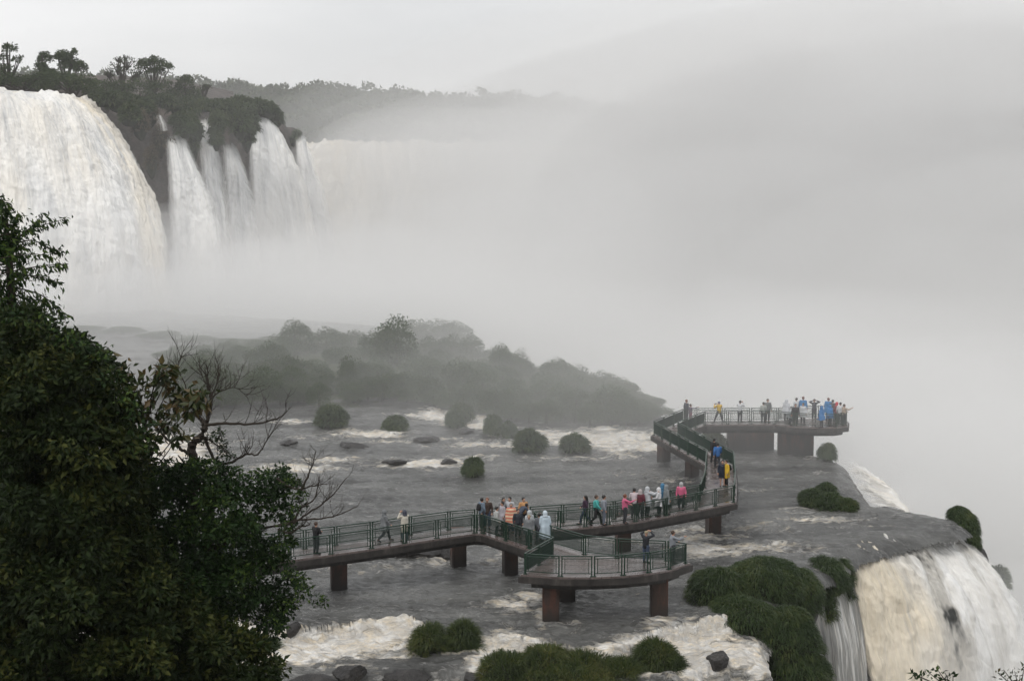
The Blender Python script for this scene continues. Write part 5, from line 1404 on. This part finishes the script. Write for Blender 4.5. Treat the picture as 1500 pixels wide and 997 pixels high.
bpy.context.view_layer.update()
dg = bpy.context.evaluated_depsgraph_get()
done = []
for o, mat, ex in _pending:
    me = bpy.data.meshes.new_from_object(o.evaluated_get(dg))
    done.append(me)
for (o, mat, ex), me in zip(_pending, done):
    o.modifiers.clear()
    if ex is not None:
        bm = bmesh.new(); bm.from_mesh(me); tmp = ex.mesh('t'); bm.from_mesh(tmp); bm.to_mesh(me); bm.free(); bpy.data.meshes.remove(tmp)
    me.name = o.name
    for p in me.polygons: p.use_smooth = True
    o.data = me; me.materials.clear(); me.materials.append(mat)
# stripes of the orange and cream poncho
t = NT('striped_fabric'); c = t.coord(); sp = t.n('ShaderNodeSeparateXYZ'); t.l(c, sp.inputs[0])
wv = t.math('SINE', t.math('MULTIPLY', sp.outputs['Z'], 34.0))
t.bsdf(t.mix(t.math('MULTIPLY', t.math('ADD', wv, .2), 3.0, clamp=True), (.50, .15, .10), (.60, .44, .30)), .6, .3)
for ch in o_.children:
    if ch.name.startswith('rain_poncho'): ch.data.materials.clear(); ch.data.materials.append(t.m)
# ------------------------------------------------------------------ sky, sun
SUN_EL, SUN_AZ = math.radians(48), math.radians(-155)     # azimuth from +Y towards +X
w = bpy.data.worlds.new("World"); SC.world = w; w.use_nodes = True
nt = w.node_tree; nt.nodes.clear()
out = nt.nodes.new('ShaderNodeOutputWorld'); bg = nt.nodes.new('ShaderNodeBackground'); nt.links.new(bg.outputs[0], out.inputs[0])
sky = nt.nodes.new('ShaderNodeTexSky'); sky.sky_type = 'NISHITA'; sky.sun_disc = False
sky.sun_elevation = SUN_EL; sky.sun_rotation = SUN_AZ; sky.dust_density = 4.0; sky.air_density = 1.0
tc = nt.nodes.new('ShaderNodeTexCoord')
mp = nt.nodes.new('ShaderNodeMapping'); mp.inputs['Scale'].default_value = (1.0, 1.0, 3.5); nt.links.new(tc.outputs['Generated'], mp.inputs[0])
nz = nt.nodes.new('ShaderNodeTexNoise'); nz.inputs['Scale'].default_value = 2.6; nz.inputs['Detail'].default_value = 4; nz.inputs['Roughness'].default_value = .5
nt.links.new(mp.outputs[0], nz.inputs['Vector'])
cr = nt.nodes.new('ShaderNodeValToRGB'); nt.links.new(nz.outputs['Fac'], cr.inputs['Fac'])
cr.color_ramp.elements[0].position = .35; cr.color_ramp.elements[0].color = (8.0, 8.08, 8.2, 1)
cr.color_ramp.elements[1].position = .68; cr.color_ramp.elements[1].color = (10.1, 10.1, 10.15, 1)
mx = nt.nodes.new('ShaderNodeMix'); mx.data_type = 'RGBA'; mx.inputs[0].default_value = .92
nt.links.new(sky.outputs[0], mx.inputs[6]); nt.links.new(cr.outputs[0], mx.inputs[7]); nt.links.new(mx.outputs[2], bg.inputs['Color'])
bg.inputs['Strength'].default_value = .10
sd = bpy.data.lights.new('sun', 'SUN'); sd.energy = 1.3; sd.angle = math.radians(20); sd.color = (1, .96, .90)
so = bpy.data.objects.new('sun', sd); COL.objects.link(so)
so.rotation_euler = (math.pi / 2 - SUN_EL, 0, -SUN_AZ + math.pi); so.location = (0, 0, 120)
SC.view_settings.view_transform = 'Standard'; SC.view_settings.look = 'None'; SC.view_settings.exposure = 0; SC.view_settings.gamma = 1
SC.view_settings.use_curve_mapping = False
SC.cycles.volume_bounces = 6; SC.cycles.max_bounces = 10; SC.cycles.diffuse_bounces = 3; SC.cycles.transparent_max_bounces = 32
SC.cycles.use_denoising = True; SC.cycles.use_adaptive_sampling = True

# ------------------------------------------------------------------ haze and mist
def vol_mat(name, dens, col=(.995, .995, .995), aniso=.0):
    t = NT(name); v = t.n('ShaderNodeVolumePrincipled')
    v.inputs['Color'].default_value = (*col, 1); v.inputs['Density'].default_value = dens; v.inputs['Anisotropy'].default_value = aniso
    t.l(v.outputs[0], t.out.inputs['Volume'])
    return t.m
hz = MB(); hz.box((0, 1480, 0), 1450, 1560, -43.5, 90)
h = hz.build('haze', vol_mat('haze', .00016))
tag(h, 'thin pale haze over the whole gorge', kind='stuff')

def blob_mesh(name, c, r, seed, lump=.28, n=4, rz=0.0):
    bm = bmesh.new(); bmesh.ops.create_icosphere(bm, subdivisions=n, radius=1)
    co = np.array([v.co[:] for v in bm.verts])
    k = 1 + lump * 2 * (fbm(co[:, 0] * 1.3 + seed, co[:, 1] * 1.3, co[:, 2] * 1.3, o=4, s=seed) - .5)
    cr_, sr_ = math.cos(rz), math.sin(rz)
    for v, p, q in zip(bm.verts, co, k):
        x, y, z = p[0] * q * r[0], p[1] * q * r[1], p[2] * q * r[2]
        v.co = (c[0] + x * cr_ - y * sr_, c[1] + x * sr_ + y * cr_, c[2] + z)
    me = bpy.data.meshes.new(name); bm.to_mesh(me); bm.free()
    for p in me.polygons: p.use_smooth = True
    return me
MIST = [  # px, py, distance, radii (x, y, z), density, albedo
    # gorge on the right: the big plume, shade painted in by lowered albedo
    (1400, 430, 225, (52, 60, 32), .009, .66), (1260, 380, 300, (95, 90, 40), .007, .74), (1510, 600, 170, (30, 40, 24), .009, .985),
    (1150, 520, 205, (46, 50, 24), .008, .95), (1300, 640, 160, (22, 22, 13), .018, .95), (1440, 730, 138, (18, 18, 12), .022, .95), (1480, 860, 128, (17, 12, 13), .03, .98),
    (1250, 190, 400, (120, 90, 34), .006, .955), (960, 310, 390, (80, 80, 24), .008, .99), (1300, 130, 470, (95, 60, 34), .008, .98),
    (880, 400, 300, (66, 50, 28), .010, .98), (720, 460, 265, (50, 40, 15), .012), (640, 450, 360, (60, 50, 14), .006),
    (760, 330, 420, (36, 40, 30), .008), (690, 222, 405, (34, 12, 9), .012), (540, 300, 395, (26, 10, 13), .006), (600, 135, 545, (230, 40, 24), .0026),
    # foot of the left falls
    (330, 540, 250, (50, 24, 13), .024), (150, 520, 235, (42, 22, 17), .028), (430, 520, 285, (50, 34, 18), .018), (230, 470, 246, (40, 18, 17), .011), (200, 390, 242, (34, 10, 18), .004), (300, 500, 222, (46, 12, 9), .018), (430, 420, 316, (26, 16, 16), .010), (310, 290, 268, (46, 14, 26), .003),
    # over the islands
    (620, 560, 190, (70, 42, 13), .0055), (400, 550, 190, (50, 36, 12), .010), (900, 560, 168, (36, 28, 10), .0035), (800, 500, 235, (60, 50, 14), .010), (560, 520, 215, (50, 30, 10), .009),
    # spray round the end of the walkway
    (1120, 600, 130, (26, 22, 9), .007), (980, 610, 132, (26, 18, 8), .004), (640, 640, 138, (40, 22, 8), .0042),
    # spray off the lower fall
    (1500, 930, 99, (5, 5, 5), .05), (1400, 1010, 94, (7, 4, 3.5), .04), (1340, 740, 114, (3.2, 3, 2.2), .05),
]
if not globals().get('NOMIST'):
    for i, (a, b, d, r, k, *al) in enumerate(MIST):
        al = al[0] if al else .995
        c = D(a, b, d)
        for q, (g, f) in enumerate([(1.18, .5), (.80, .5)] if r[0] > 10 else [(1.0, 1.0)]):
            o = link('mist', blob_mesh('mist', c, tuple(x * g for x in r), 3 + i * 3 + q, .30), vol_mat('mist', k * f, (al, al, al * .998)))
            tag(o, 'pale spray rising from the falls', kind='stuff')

rb = random.Random(21)
for i in range(24):                       # separate billows of spray drifting up out of the gorge
    px, py = rb.uniform(760, 1560), rb.uniform(170, 640)
    d = rb.uniform(175, 330) if px > 1000 else rb.uniform(230, 330)
    rr0 = rb.uniform(.045, .11) * d
    c = D(px, py, d)
    al = rb.choice([.74, .80, .86]) if px > 1050 and py < 560 else .99  # upper right billows coloured darker, painting shade into the spray
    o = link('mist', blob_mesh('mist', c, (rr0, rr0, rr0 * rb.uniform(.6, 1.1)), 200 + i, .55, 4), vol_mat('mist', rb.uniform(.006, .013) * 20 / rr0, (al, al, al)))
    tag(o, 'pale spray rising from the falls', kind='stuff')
